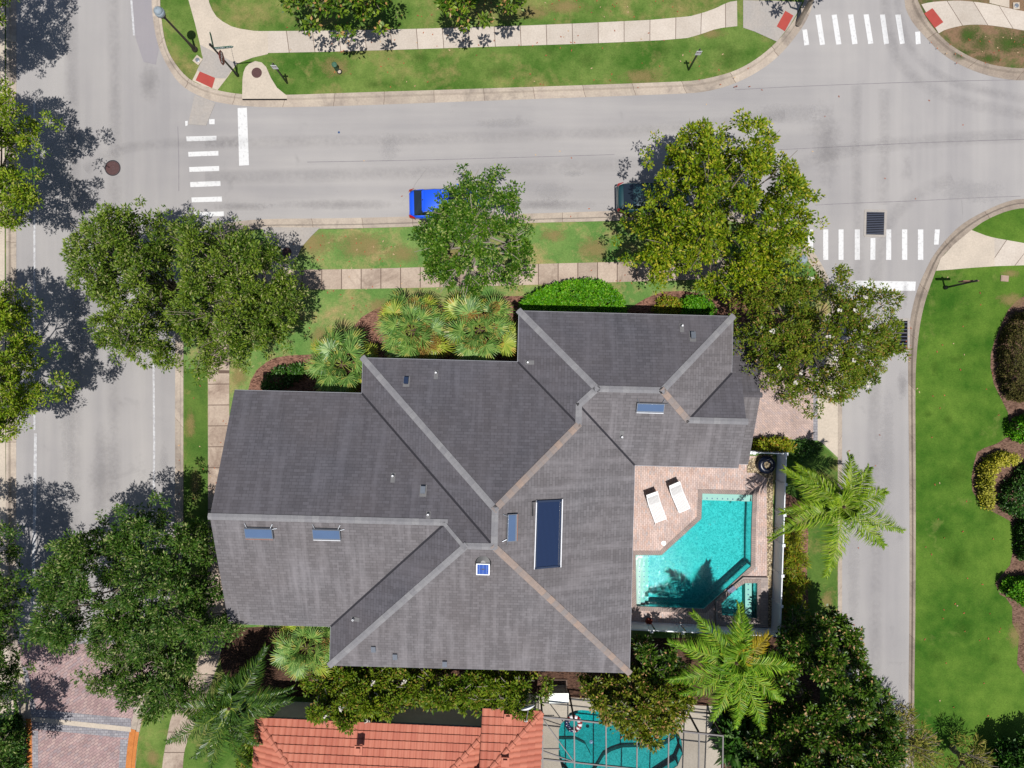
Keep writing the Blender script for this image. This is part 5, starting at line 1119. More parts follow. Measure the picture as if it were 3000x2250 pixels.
def clumps(poly, z0, z1, spacing, R, under=.35, flat=2.0, jit=.25, gaps=.0):
    """clump centres spread under a dome over the outline"""
    poly = np.array([(q.x, q.y) for q in poly]); lo, hi = poly.min(0), poly.max(0); out = []
    area = np.prod(hi - lo); p = rng.uniform(lo, hi, size=(int(area / spacing ** 2 * 9) + 60, 2)); d = seg_dist(p, poly); ok = d > spacing * .28; p, d = p[ok], d[ok]
    keep = []; 
    for i in range(len(p)):
        if all((p[i, 0] - p[j, 0]) ** 2 + (p[i, 1] - p[j, 1]) ** 2 > (spacing * .8) ** 2 for j in keep): keep.append(i)
    p, d = p[keep], d[keep]; t = np.clip(d / R, 0, 1); hgt = (1 - (1 - t) ** flat) ** (1 / flat)
    z = z0 + (z1 - z0) * hgt * (1 - jit * rng.random(len(p)))
    bs = spacing * 2.3; bo = []                 # boughs: clumps group round them, with gaps between
    for q in rng.permutation(p):
        if all(np.hypot(*(q - b)) > bs * .85 for b in bo): bo.append(q)
    if R > .8 and len(bo) > 3:
        bo = np.array(bo); dm = np.sort(np.linalg.norm(p[:, None] - bo[None], axis=2), axis=1); e = np.clip((dm[:, 1] - dm[:, 0]) / bs / .45, 0, 1)
        bh = rng.uniform(-.16, .10, len(bo))[np.argmin(np.linalg.norm(p[:, None] - bo[None], axis=2), axis=1)]
        z = z0 + (z - z0) * (1 + bh) - (1 - e) * .36 * (z1 - z0); z = np.maximum(z, z0 * .8); ok = rng.random(len(p)) > (e < .22) * .38; p, z = p[ok], z[ok]
    c = np.c_[p, z]
    if gaps: c = c[rng.random(len(c)) > gaps]
    if under:
        k = rng.random(len(c)) < under; lowp = c[k].copy(); lowp[:, 2] = z0 + (lowp[:, 2] - z0) * rng.uniform(.0, .55, k.sum()); c = np.r_[c, lowp]
    return c
def puff(c, r_, per, Lr, Wr, up=.55, flatz=.7, radial=.7):
    """leaves of many clumps: base, axis, normal, length, width"""
    k = len(c); rr = np.repeat(r_, per) if np.ndim(r_) else np.full(k * per, r_); cc = np.repeat(c, per, axis=0); n = k * per
    d = rdir(n); d[:, 2] = np.where(rng.random(n) < up, np.abs(d[:, 2]), d[:, 2]); rad_ = rr * rng.random(n) ** .45
    off = d * rad_[:, None]; off[:, 2] *= flatz; base = cc + off
    ax = d * radial + rdir(n) * (1 - radial * .5); ax[:, 2] *= .55
    nr = np.array([0, 0, .85]) + rdir(n) * 1.05 + d * .5
    return base, ax, nr, rng.uniform(*Lr, n), rng.uniform(*Wr, n)
def tufts(c, rr, nt, per, tr, Lr, Wr, up=.6):
    """twig ends on the clumps, each a small star of leaves"""
    k = len(c); d = rdir(k * nt); d[:, 2] = np.where(rng.random(k * nt) < .72, np.abs(d[:, 2]), d[:, 2]); q = rng.random(k * nt) ** .4
    tc = np.repeat(c, nt, axis=0) + d * (np.repeat(rr, nt) * q)[:, None] * np.array([1, 1, .75])
    n = len(tc) * per; e = rdir(n); e[:, 2] = np.where(rng.random(n) < up, np.abs(e[:, 2]), e[:, 2]); ts = np.repeat(rng.uniform(.7, 1.3, len(tc)) * tr, per)
    base = np.repeat(tc, per, axis=0) + e * (ts * rng.random(n) ** .6)[:, None]
    ax = e + np.repeat(d, per, axis=0) * .6 + rdir(n) * .35; ax[:, 2] *= .6
    nr = np.array([0, 0, .9]) + rdir(n) * .9 + np.repeat(rdir(len(tc)), per, axis=0) * .55
    return base, ax, nr, rng.uniform(*Lr, n), rng.uniform(*Wr, n)
def limbs(t, base, top, targets, r0, mat, nm='trunk', wig=.25):
    mb = MB(); base, top = Vector(base), Vector(top); m_ = base.lerp(top, .5) + Vector((rng.normal() * .1, rng.normal() * .1, 0)); mb.tube([base, base.lerp(m_, .5), m_, top], [r0 * 1.25, r0, r0 * .9, r0 * .75], 8)
    for q in targets:
        q = Vector(q); s = top.lerp(base, .0 + .25 * rng.random()); v = q - s
        k1 = s + v * .35 + Vector((rng.normal() * wig, rng.normal() * wig, v.length * .10)); k2 = s + v * .7 + Vector((rng.normal() * wig, rng.normal() * wig, v.length * .08))
        mb.tube([s, k1, k2, q], [r0 * .5, r0 * .33, r0 * .2, r0 * .08], 5)
        for _ in range(4):
            e = q + Vector(rdir(1)[0]) * .8; e.z = q.z + .15 + .35 * rng.random(); mb.tube([k2, k2.lerp(e, .6) + Vector((0, 0, .1)), e], [r0 * .16, r0 * .12, r0 * .07], 4)
    return mb.build(nm, mat, t)
def tree(name, label, outline, hm, z0, z1, trunk, mat, spacing=.95, R=2.2, per=150, Lr=(.20, .34), Wr=(.09, .15), r_=.72, group='street trees', bark='bark', under=.4, cat='tree', r0=.17, up=.6, flat=2.0, gaps=.06, nl=14, jit=.3, extra=None, radial=.7, sprigs=0, tf=None, inset=.62):
    """broadleaf tree; the outline is its crown at height hm"""
    poly = [P(x, y, hm) for x, y in outline]; c = clumps(grow([Vector((v.x, v.y, 0)) for v in poly], -r_ * inset), z0, z1, spacing, R, under, flat, jit, gaps)
    q = P(*trunk, .1); t = thing(name, label, cat, q, group)
    rr = rng.uniform(.7, 1.25, len(c)) * r_
    B = [tufts(c, rr, tf[0], tf[1], tf[2], Lr, Wr, up) if tf else puff(c, rr, per, Lr, Wr, up, .72, radial)]
    if sprigs:                                   # shoots poking out past the outline
        pl = np.array([(v.x, v.y) for v in poly]); i = rng.integers(0, len(pl), sprigs); f = rng.random(sprigs)[:, None]; e = pl[i] * (1 - f) + pl[(i + 1) % len(pl)] * f; cen = pl.mean(0); e = cen + (e - cen) * rng.uniform(.93, 1.02, (sprigs, 1))
        B.append(puff(np.c_[e, rng.uniform(z0, z0 + (z1 - z0) * .4, sprigs)], rng.uniform(.25, .45, sprigs), per // 3, Lr, Wr, up, .7, radial))
    base, ax, nr, Ln, Wn = [np.concatenate([b[i] for b in B]) for i in range(5)]
    leaf_mesh('crown', base, ax, nr, Ln, Wn, mat, t)
    top = c[:, :].mean(0); tz = z0 * .55; order = rng.permutation(len(c))[:nl]
    limbs(t, q, (top[0] * .75 + q.x * .25, top[1] * .75 + q.y * .25, max(1.0, tz)), c[order] + np.array([0, 0, .15]), r0, M[bark])
    if extra: extra(t, c)
    return t
def bush(name, label, outline, hm, z1, mat, spacing=.35, R=.35, per=60, Lr=(.08, .16), Wr=(.05, .09), r_=.26, cat='shrub', group=None, flat=3.0, core=None, z0=.25, side=1.0, up=.7, jit=.15, gaps=.0):
    """clipped shrub: leaves over the top and down the sides, dark twigs inside"""
    poly = [P(x, y, hm) for x, y in outline]; poly = grow([Vector((v.x, v.y, 0)) for v in poly], -r_ * .8) if z1 > .95 else poly; pl = np.array([(v.x, v.y) for v in poly]); c = clumps(poly, z0 if R > .5 else z1 * .82, z1, spacing, R, .15, flat, jit, gaps)
    per_ = 0; pts = []
    for i in range(len(pl)):
        a, b = pl[i], pl[(i + 1) % len(pl)]; k = max(1, int(np.linalg.norm(b - a) / spacing * side))
        for j in range(k):
            for zz in np.arange(.18, z1 * .9, spacing): pts.append(np.r_[(a + (b - a) * (j + rng.random()) / k) * 1.0, zz + rng.normal() * .08])
    cen = pl.mean(0); pts = np.array(pts); pts[:, :2] = cen + (pts[:, :2] - cen) * .95; c = np.r_[c, pts]
    q = Vector((cen[0], cen[1], .1)); t = thing(name, label, cat, q, group)
    base, ax, nr, Ln, Wn = puff(c, rng.uniform(.75, 1.2, len(c)) * r_, per, Lr, Wr, up, .75, .6); leaf_mesh('foliage', base, ax, nr, Ln, Wn, mat, t)
    mb = MB()
    for k in range(7): e = c[rng.integers(0, len(c))]; mb.tube([q, q.lerp(Vector(e), .5) + Vector((0, 0, .1)), Vector(e)], [.03, .02, .008], 5)
    mb.build('stems', M['bark'], t); return t
# leaf colours (dark green base, lighter tone, odd yellow or flushed leaves)
M['oak'] = leafmat('live_oak_leaves', A(66, 98, 18, 1.2), A(128, 150, 46, 1.3), A(186, 188, 120), .55, .18, .16, .09)
M['oak2'] = leafmat('deep_oak_leaves', A(52, 92, 22, 1.2), A(96, 126, 44, 1.25), A(176, 182, 116), .55, .18, .16, .09)
M['oak_w'] = leafmat('street_oak_leaves', A(86, 124, 14, 1.2), A(154, 172, 40, 1.3), A(190, 190, 90), .55, .18, .18, .10)
M['maple'] = leafmat('bright_maple_leaves', A(46, 92, 10, 1.1), A(104, 142, 34, 1.2), A(176, 190, 104), .5, .18, .18, .10)
M['yellow'] = leafmat('yellow_green_leaves', A(82, 116, 10, 1.15), A(152, 168, 28, 1.25), A(206, 196, 66), .5, .18, .2, .12)
M['crape'] = leafmat('crape_myrtle_leaves', A(82, 112, 18, 1.1), A(142, 154, 44, 1.15), A(172, 140, 70), .55, .15, .2, .10)
M['magnolia'] = leafmat('magnolia_leaves', A(44, 78, 12, 1.15), A(96, 128, 34, 1.2), A(206, 166, 112), .42, .25, .1, .07)
M['magnolia_y'] = leafmat('flushed_magnolia_leaves', A(76, 102, 14, 1.1), A(140, 146, 40, 1.15), A(214, 164, 108), .42, .25, .12, .09)
M['verge'] = leafmat('verge_tree_leaves', A(58, 96, 14, 1.2), A(128, 152, 44, 1.3), A(206, 160, 100), .45, .22, .14, .08)
M['dark_tree'] = leafmat('dark_glossy_leaves', A(44, 74, 24), A(86, 112, 40), A(176, 170, 96), .3, .45, .18, .08)
M['hedge'] = leafmat('fresh_hedge_leaves', A(66, 132, 6, 1.15), A(116, 184, 24, 1.2), A(160, 204, 60), .5, .2, .2, .08)
M['hedge_b'] = leafmat('brown_green_hedge_leaves', A(80, 80, 38, 1.1), A(112, 108, 58, 1.1), A(140, 120, 76), .7, .1, .12, .12)
M['hedge_y'] = leafmat('golden_hedge_leaves', A(178, 176, 40, 1.15), A(224, 212, 96, 1.15), A(128, 134, 30), .5, .18, .2, .18)
M['shrub_d'] = leafmat('dark_shrub_leaves', A(38, 80, 16, 1.1), A(76, 122, 40, 1.1), A(130, 164, 92), .45, .2, .14, .08)
M['shrub_y'] = leafmat('yellow_green_shrub_leaves', A(108, 128, 14, 1.1), A(172, 178, 44, 1.15), A(200, 150, 50), .5, .18, .2, .10)
M['vine'] = leafmat('light_green_shrub_leaves', A(82, 116, 16, 1.1), A(140, 160, 42, 1.15), A(178, 150, 70), .5, .18, .22, .08)
M['juniper'] = leafmat('olive_juniper_sprays', A(118, 124, 46, 1.1), A(164, 162, 76, 1.15), A(186, 160, 96), .7, .1, .18, .12)
M['flower'] = plain('white_blossom', A(244, 236, 222), .7, .2)
def blossoms(n, mat='flower', sz=(.10, .2), nm='blossom'):
    def f(t, c):
        k = rng.integers(0, len(c), n); b = c[k] + np.c_[rng.normal(size=(n, 2)) * .35, np.full(n, .5)]
        per = 9; base, ax, nr, Ln, Wn = puff(b, .10, per, sz, (.08, .13), 1, .5, .3); leaf_mesh(nm, base, ax, nr, Ln, Wn, M[mat], t)
    return f
OAK = dict(spacing=.84, per=150, Lr=(.12, .23), Wr=(.05, .085), r_=.66, under=1.0, nl=22, tf=(14, 30, .21))
tree('oak_tree', 'dense dark oak spreading over the street, western half of joined pair of crowns', DD([(128, 540), (150, 505), (205, 468), (260, 438), (332, 430), (362, 462), (385, 520), (380, 580), (384, 640), (380, 700), (392, 770), (350, 797), (290, 787), (228, 776), (188, 726), (170, 690), (162, 625), (136, 585)]), 6.0, 4.2, 9.0, (640, 880), M['oak'], R=2.6, sprigs=30, **OAK)
tree('oak_tree', 'dense dark oak over the verge corner, eastern half of joined pair of crowns', DD([(362, 468), (430, 465), (480, 472), (545, 490), (596, 508), (616, 560), (628, 600), (645, 650), (624, 700), (604, 752), (548, 772), (500, 790), (440, 812), (398, 814), (376, 760), (370, 690), (385, 620), (376, 560)]), 5.6, 3.8, 8.2, (790, 905), M['oak'], R=2.4, sprigs=24, **OAK)
tree('oak_tree', 'dense deep green oak standing against the gabled end of the house roof', DD([(60, 1262), (90, 1182), (150, 1140), (215, 1118), (280, 1088), (335, 1082), (400, 1130), (452, 1156), (466, 1230), (482, 1312), (525, 1354), (490, 1392), (430, 1410), (360, 1425), (280, 1425), (190, 1440), (110, 1412), (66, 1385), (48, 1335)]), 6.0, 4.0, 8.8, (560, 1570), M['oak2'], R=2.4, sprigs=30, **OAK)
tree('oak_tree', 'loose deep green oak reaching with spiky boughs over the pink paver street', DD([(190, 1400), (280, 1395), (360, 1400), (440, 1395), (490, 1388), (455, 1440), (420, 1482), (420, 1520), (340, 1562), (292, 1556), (305, 1525), (268, 1530), (240, 1500), (205, 1505), (195, 1480), (152, 1462), (180, 1450), (230, 1440), (200, 1425)]), 4.6, 3.4, 6.2, (600, 1800), M['oak2'], R=2.0, sprigs=36, spacing=.78, per=130, Lr=(.12, .25), Wr=(.05, .085), r_=.58, under=.6, nl=22, tf=(14, 30, .21))
tree('oak_tree', 'tall yellowish oak half cut by the picture edge, north-west of the manhole cover', DD([(-150, 150), (0, 165), (28, 215), (72, 240), (118, 258), (112, 310), (98, 345), (88, 400), (72, 452), (24, 478), (0, 482), (-150, 500)]), 5.4, 4.2, 9.0, (-40, 600), M['oak_w'], R=2.2, sprigs=24, **OAK)
tree('oak_tree', 'yellowish oak half cut by the picture edge, opposite the dense pair of oaks', DD([(-160, 595), (0, 604), (38, 630), (75, 676), (84, 740), (104, 790), (140, 832), (128, 855), (100, 872), (80, 905), (42, 924), (16, 952), (-160, 965)]), 5.4, 4.2, 9.0, (-40, 1080), M['oak_w'], R=2.2, sprigs=26, **OAK)
tree('oak_tree', 'deep green oak strip cut by the picture edge beside the white lane line', DD([(-180, 1100), (0, 1132), (28, 1172), (40, 1230), (48, 1300), (38, 1380), (44, 1440), (30, 1500), (0, 1562), (-180, 1590)]), 5.6, 4.2, 9.0, (-40, 1640), M['oak2'], R=2.2, sprigs=16, **OAK)
tree('oak_tree', 'oak beyond the picture corner whose leafy shadow falls on the street', DD([(-190, -120), (-60, -160), (10, -90), (6, -40), (-10, 0), (2, 40), (-20, 90), (-190, 120)]), 6.0, 4.6, 9.0, (-60, 90), M['oak_w'], R=2.2, sprigs=8, **OAK)
tree('oak_tree', 'small dark oak leaning over the shaded planting by the orange kerb', DD([(-150, 1600), (-30, 1580), (12, 1600), (24, 1640), (18, 1720), (-150, 1740)]), 5.0, 3.6, 7.0, (-30, 2200), M['oak2'], R=2.0, sprigs=8, **OAK)
tree('maple_tree', 'pointed bright green tree standing over the blue hatchback', DD([(880, 500), (918, 462), (945, 432), (972, 376), (985, 385), (1000, 378), (1012, 362), (1035, 350), (1052, 378), (1066, 372), (1085, 354), (1086, 396), (1122, 400), (1124, 438), (1108, 465), (1142, 482), (1150, 512), (1176, 532), (1142, 568), (1152, 590), (1112, 622), (1082, 602), (1052, 636), (1000, 642), (948, 626), (910, 582), (898, 540)]), 4.2, 2.8, 8.4, (1400, 735), M['maple'], R=2.6, spacing=.72, per=140, Lr=(.12, .20), Wr=(.065, .105), r_=.52, tf=(13, 27, .20), bark='bark_pale', flat=1.4, sprigs=26, nl=26)
tree('maple_tree', 'big yellow-green tree over the dark car by the street junction', DD([(1340, 500), (1356, 470), (1372, 432), (1398, 402), (1392, 362), (1380, 340), (1410, 312), (1432, 280), (1455, 238), (1480, 270), (1500, 262), (1525, 244), (1552, 288), (1575, 262), (1602, 243), (1630, 268), (1662, 248), (1692, 253), (1680, 312), (1690, 346), (1738, 348), (1733, 390), (1772, 396), (1755, 440), (1770, 500), (1740, 530), (1765, 572), (1718, 572), (1690, 602), (1650, 622), (1560, 642), (1490, 602), (1440, 606), (1410, 602), (1372, 572), (1342, 520)]), 5.8, 3.8, 10.2, (2010, 700), M['yellow'], R=3.2, spacing=.84, per=150, Lr=(.12, .22), Wr=(.07, .115), r_=.64, under=1.0, tf=(12, 28, .21), sprigs=40, nl=24)
tree('crape_myrtle', 'wide olive green tree dotted with white flowers over the garage drive', DD([(1590, 642), (1620, 592), (1660, 602), (1722, 602), (1752, 562), (1800, 568), (1850, 602), (1900, 612), (1932, 600), (1962, 640), (1942, 690), (1976, 700), (1950, 742), (1950, 782), (1920, 802), (1900, 832), (1850, 862), (1812, 872), (1782, 902), (1740, 882), (1700, 852), (1660, 832), (1636, 792), (1600, 732)]), 5.2, 3.6, 7.8, (2290, 985), M['crape'], R=2.4, spacing=.84, per=150, Lr=(.11, .22), Wr=(.055, .09), r_=.64, tf=(13, 28, .21), sprigs=44, extra=blossoms(30, sz=(.08, .15)), group=None, nl=20, gaps=.03, under=.9)
tree('verge_tree', 'dark leafed tree at the top edge, nearer the corner sign, shading the pavement', DD([(594, -170), (602, -16), (628, 2), (645, 38), (690, 50), (740, 52), (790, 44), (824, 38), (840, 0), (850, -170)]), 4.6, 3.4, 7.0, (1040, -40), M['verge'], R=2.0, spacing=.8, per=140, Lr=(.2, .32), Wr=(.10, .16), r_=.56, sprigs=16, group='trees on the north lawn')
tree('verge_tree', 'dark leafed tree at the top edge, farther from the corner sign', DD([(934, -170), (950, -8), (973, 28), (1010, 38), (1062, 30), (1108, 16), (1150, -12), (1165, -170)]), 4.6, 3.4, 7.0, (1440, -50), M['verge'], R=2.0, spacing=.8, per=140, Lr=(.2, .32), Wr=(.10, .16), r_=.56, sprigs=14, group='trees on the north lawn')
tree('verge_tree', 'slim leaning tree whose dark trunk rises at the kerb by the northern crosswalk', [(2350, -120), (2370, -75), (2410, -55), (2460, -52), (2510, -75), (2535, -120), (2500, -190), (2390, -190)], 5.0, 3.8, 6.2, (2338, 70), M['verge'], R=1.6, spacing=.8, per=90, Lr=(.2, .32), Wr=(.10, .16), r_=.45, sprigs=6, group=None, r0=.15, nl=9)
MAG = dict(spacing=.66, per=90, Lr=(.15, .26), Wr=(.075, .12), r_=.48, up=.75, radial=.8, tf=(14, 22, .20), inset=.35, under=.9)
tree('magnolia_tree', 'glossy dark shrubby magnolia tucked under the house roof corner by the fence', DD([(1368, 1374), (1420, 1366), (1458, 1380), (1480, 1420), (1470, 1470), (1420, 1490), (1370, 1480), (1364, 1450)]), 2.8, 1.8, 4.4, (1880, 1930), M['magnolia'], R=1.6, group='magnolias by the pools', gaps=.15, **MAG)
tree('magnolia_tree', 'flushed yellow-green magnolia overhanging the screened teal pool', DD([(1246, 1480), (1268, 1462), (1330, 1480), (1372, 1452), (1430, 1460), (1480, 1460), (1496, 1500), (1490, 1545), (1462, 1582), (1424, 1602), (1410, 1632), (1380, 1606), (1322, 1572), (1290, 1544), (1262, 1518)]), 4.2, 2.8, 6.0, (1830, 2030), M['magnolia_y'], R=1.8, group='magnolias by the pools', sprigs=16, **MAG)
tree('magnolia_tree', 'large glossy magnolia crowding the alley south of the feathery palms', DD([(1690, 1420), (1722, 1372), (1790, 1335), (1850, 1338), (1872, 1400), (1882, 1462), (1934, 1522), (1952, 1572), (1950, 1662), (1940, 1760), (1630, 1760), (1622, 1640), (1650, 1580), (1690, 1540), (1705, 1480)]), 4.8, 3.0, 7.4, (2330, 1990), M['magnolia'], R=2.4, group='magnolias by the pools', sprigs=24, gaps=.08, **MAG)
JUN = dict(spacing=.6, per=90, Lr=(.20, .42), Wr=(.035, .06), r_=.5, bark='bark', radial=.95, cat='shrub', group='olive scrub bushes')
tree('scrub_bush', 'wispy olive scrub bush straddling the alley kerb beside the big magnolia', DD([(1905, 1572), (1930, 1540), (1966, 1535), (1985, 1560), (2015, 1590), (2036, 1622), (2022, 1700), (1905, 1700)]), 3.0, 1.6, 4.2, (2520, 2120), M['juniper'], R=1.2, gaps=.28, sprigs=24, **JUN)
tree('scrub_bush', 'small wispy olive scrub bush at the lush lawn bottom edge', DD([(2070, 1640), (2098, 1615), (2130, 1622), (2150, 1640), (2140, 1700), (2060, 1700)]), 2.6, 1.4, 3.2, (2790, 2190), M['juniper'], R=.9, gaps=.3, sprigs=14, **JUN)
tree('garden_tree', 'dense dark green tree in the bottom corner of the lush lawn', DD([(2158, 1676), (2172, 1645), (2205, 1618), (2290, 1600), (2300, 1760), (2158, 1740)]), 2.4, 1.0, 3.2, (2980, 2190), M['shrub_d'], R=1.6, group=None, sprigs=12, **MAG)
VN = dict(spacing=.72, per=120, Lr=(.12, .24), Wr=(.07, .11), r_=.55, tf=(14, 26, .22), nl=12, inset=.4, under=.8, cat='shrub', group='tall shrubs between the two houses', bark='bark_pale', gaps=.05)
tree('tall_shrub', 'light green flowering tall shrub between the houses, beside the fan palm', DD([(640, 1490), (690, 1462), (760, 1448), (830, 1452), (880, 1452), (900, 1490), (880, 1530), (820, 1560), (760, 1592), (690, 1560), (655, 1520)]), 3.0, 1.8, 4.6, (960, 1985), M['vine'], R=1.4, sprigs=26, extra=blossoms(8), **VN)
tree('tall_shrub', 'light green leggy tall shrub with bare stems over the neighbour wall', DD([(868, 1450), (960, 1448), (1052, 1456), (1060, 1500), (1040, 1536), (990, 1528), (930, 1530), (880, 1510)]), 3.0, 1.8, 4.4, (1290, 2000), M['vine'], R=1.4, sprigs=22, **VN)
tree('tall_shrub', 'light green leafy tall shrub reaching to the grey equipment cabinet', DD([(1036, 1456), (1110, 1454), (1176, 1462), (1190, 1490), (1160, 1530), (1120, 1560), (1080, 1542), (1042, 1520)]), 3.0, 1.8, 4.2, (1490, 2005), M['vine'], R=1.4, sprigs=18, **VN)
tree('tall_shrub', 'shadowy shrub mass between the white fence corner and the big magnolia', DD([(1660, 1395), (1700, 1345), (1720, 1290), (1760, 1300), (1790, 1330), (1760, 1385), (1700, 1430)]), 2.0, 1.0, 3.0, (2300, 1850), M['shrub_d'], R=1.0, spacing=.6, per=100, Lr=(.16, .28), Wr=(.08, .13), r_=.42, cat='shrub', group=None)
# clipped hedges and shrubs
bush('clipped_hedge', 'bright green dome shaped hedge against the north wall of the house', [(1515, 890), (1545, 862), (1600, 836), (1655, 822), (1720, 815), (1775, 824), (1812, 850), (1838, 888), (1845, 940), (1515, 935)], 1.2, 1.45, M['hedge'], cat='hedge', spacing=.34, per=90, R=.5, Lr=(.10, .2), Wr=(.05, .09), flat=2.5)
bush('round_shrub', 'small bright green round shrub by the north-east roof corner', [(1998, 880), (2015, 864), (2050, 858), (2085, 868), (2100, 895), (2098, 928), (2060, 950), (1998, 945)], 1.0, 1.2, M['hedge'], spacing=.32, per=90, R=.5)
bush('round_shrub', 'small reddish-yellow shrub between dome hedge and round green shrub', [(1925, 885), (1950, 872), (1985, 878), (2000, 900), (1990, 925), (1930, 925)], .8, .8, M['shrub_y'], spacing=.35, per=60, R=.4)
bush('clipped_hedge', 'brownish green clipped hedge curving along the lawn bed edge', [(3013, 905), (2990, 935), (2968, 985), (2960, 1050), (2964, 1110), (2980, 1170), (3016, 1185), (3168, 1185), (3168, 890)], 1.5, 1.6, M['hedge_b'], cat='hedge', spacing=.34, per=110, R=.3, Lr=(.06, .12), Wr=(.04, .07), flat=4, jit=.08)
bush('round_shrub', 'bright green rounded shrub in the mulch above the golden hedge', [(2984, 1255), (3003, 1228), (3038, 1215), (3138, 1220), (3138, 1300), (3028, 1303), (2993, 1290)], 1.4, 1.6, M['hedge'], spacing=.34, per=90, R=.5)
GOLD = [(2908, 1512), (2891, 1470), (2881, 1420), (2884, 1380), (2901, 1350), (2936, 1328), (2971, 1320), (2990, 1335), (2991, 1358), (2966, 1360), (2936, 1372), (2918, 1400), (2914, 1440), (2924, 1480), (2916, 1500)]
bush('golden_hedge', 'golden yellow crescent hedge wrapped round a dark green shrub', GOLD, 1.0, 1.1, M['hedge_y'], cat='hedge', spacing=.28, per=70, R=.3, Lr=(.08, .16), Wr=(.06, .10))
bush('round_shrub', 'dark green shrub enclosed by the golden crescent hedge', [(2943, 1450), (2963, 1420), (2993, 1400), (3008, 1362), (3118, 1350), (3118, 1540), (3003, 1525), (2948, 1500)], 1.0, 1.3, M['shrub_d'], spacing=.36, per=80, R=.5)
bush('clipped_hedge', 'dark box hedge at the lawn bed beside the brown soil strip', [(3002, 1530), (3150, 1530), (3150, 1660), (3008, 1655)], 1.2, 1.5, M['shrub_d'], cat='hedge', spacing=.34, per=90, R=.3, flat=4, jit=.08)
bush('clipped_hedge', 'small green box hedge on the pale mulch island by the lush lawn', [(2955, 1702), (3150, 1695), (3150, 1800), (3000, 1778), (2962, 1745)], 1.2, 1.4, M['hedge'], cat='hedge', spacing=.34, per=90, R=.3, flat=4, jit=.08)
bush('croton_hedge', 'yellow-green croton hedge between the paver drive and white fence', [(2212, 1292), (2250, 1284), (2310, 1286), (2332, 1305), (2325, 1330), (2300, 1322), (2212, 1322)], .9, 1.1, M['shrub_y'], cat='hedge', spacing=.36, per=60, R=.4, Lr=(.12, .24), Wr=(.05, .09))
bush('border_shrub', 'dark green shrub at the bend of the drive behind the croton hedge', [(2330, 1300), (2365, 1295), (2400, 1310), (2390, 1335), (2350, 1345), (2325, 1335)], .5, .6, M['shrub_d'], spacing=.36, per=50, R=.4)
SHY = [(2318, 1570, 'by the palm trunk'), (2330, 1640, 'north of the hot tub fence posts'), (2328, 1710, 'level with the hot tub'), (2325, 1780, 'nearest the fence corner')]
for i, (x, y, wds) in enumerate(SHY):
    bush('border_shrub', 'spiky yellow-green border shrub outside the white fence, ' + wds, [(x - 30, y - 30), (x + 18, y - 36), (x + 36, y), (x + 24, y + 34), (x - 28, y + 36)], .8, 1.1, M['shrub_y'], spacing=.4, per=46, R=.5, Lr=(.2, .42), Wr=(.035, .06), group='yellow-green border shrubs along the fence', up=.9)
bush('border_shrub', 'sparse green shrub in the mulch bed beside the fan palm', [(775, 1120), (800, 1090), (840, 1078), (886, 1072), (895, 1090), (850, 1110), (820, 1140), (775, 1142)], .6, .7, M['shrub_d'], spacing=.42, per=30, R=.4, Lr=(.14, .26), Wr=(.07, .12), gaps=.2)
bush('border_shrub', 'shaded low shrub under palms by the orange kerb', [(0, 2120), (50, 2110), (55, 2260), (-60, 2260), (-60, 2140)], .7, .9, M['shrub_d'], spacing=.42, per=60, R=.4, Lr=(.14, .3), Wr=(.06, .1))
bush('border_shrub', 'green shrub wedged between feathery palm and salmon roof hip', [(700, 2180), (738, 2150), (745, 2230), (738, 2262), (690, 2262)], 1.2, 1.6, M['vine'], spacing=.45, per=60, R=.5, Lr=(.16, .3), Wr=(.06, .1))
bush('border_shrub', 'big-leafed dark shrub beside the screen enclosure and feathery palm', [(2110, 2130), (2160, 2120), (2250, 2150), (2250, 2240), (2180, 2262), (2130, 2240)], 1.6, 2.2, M['shrub_d'], spacing=.55, per=24, R=.8, Lr=(.5, .9), Wr=(.14, .26), r_=.5)

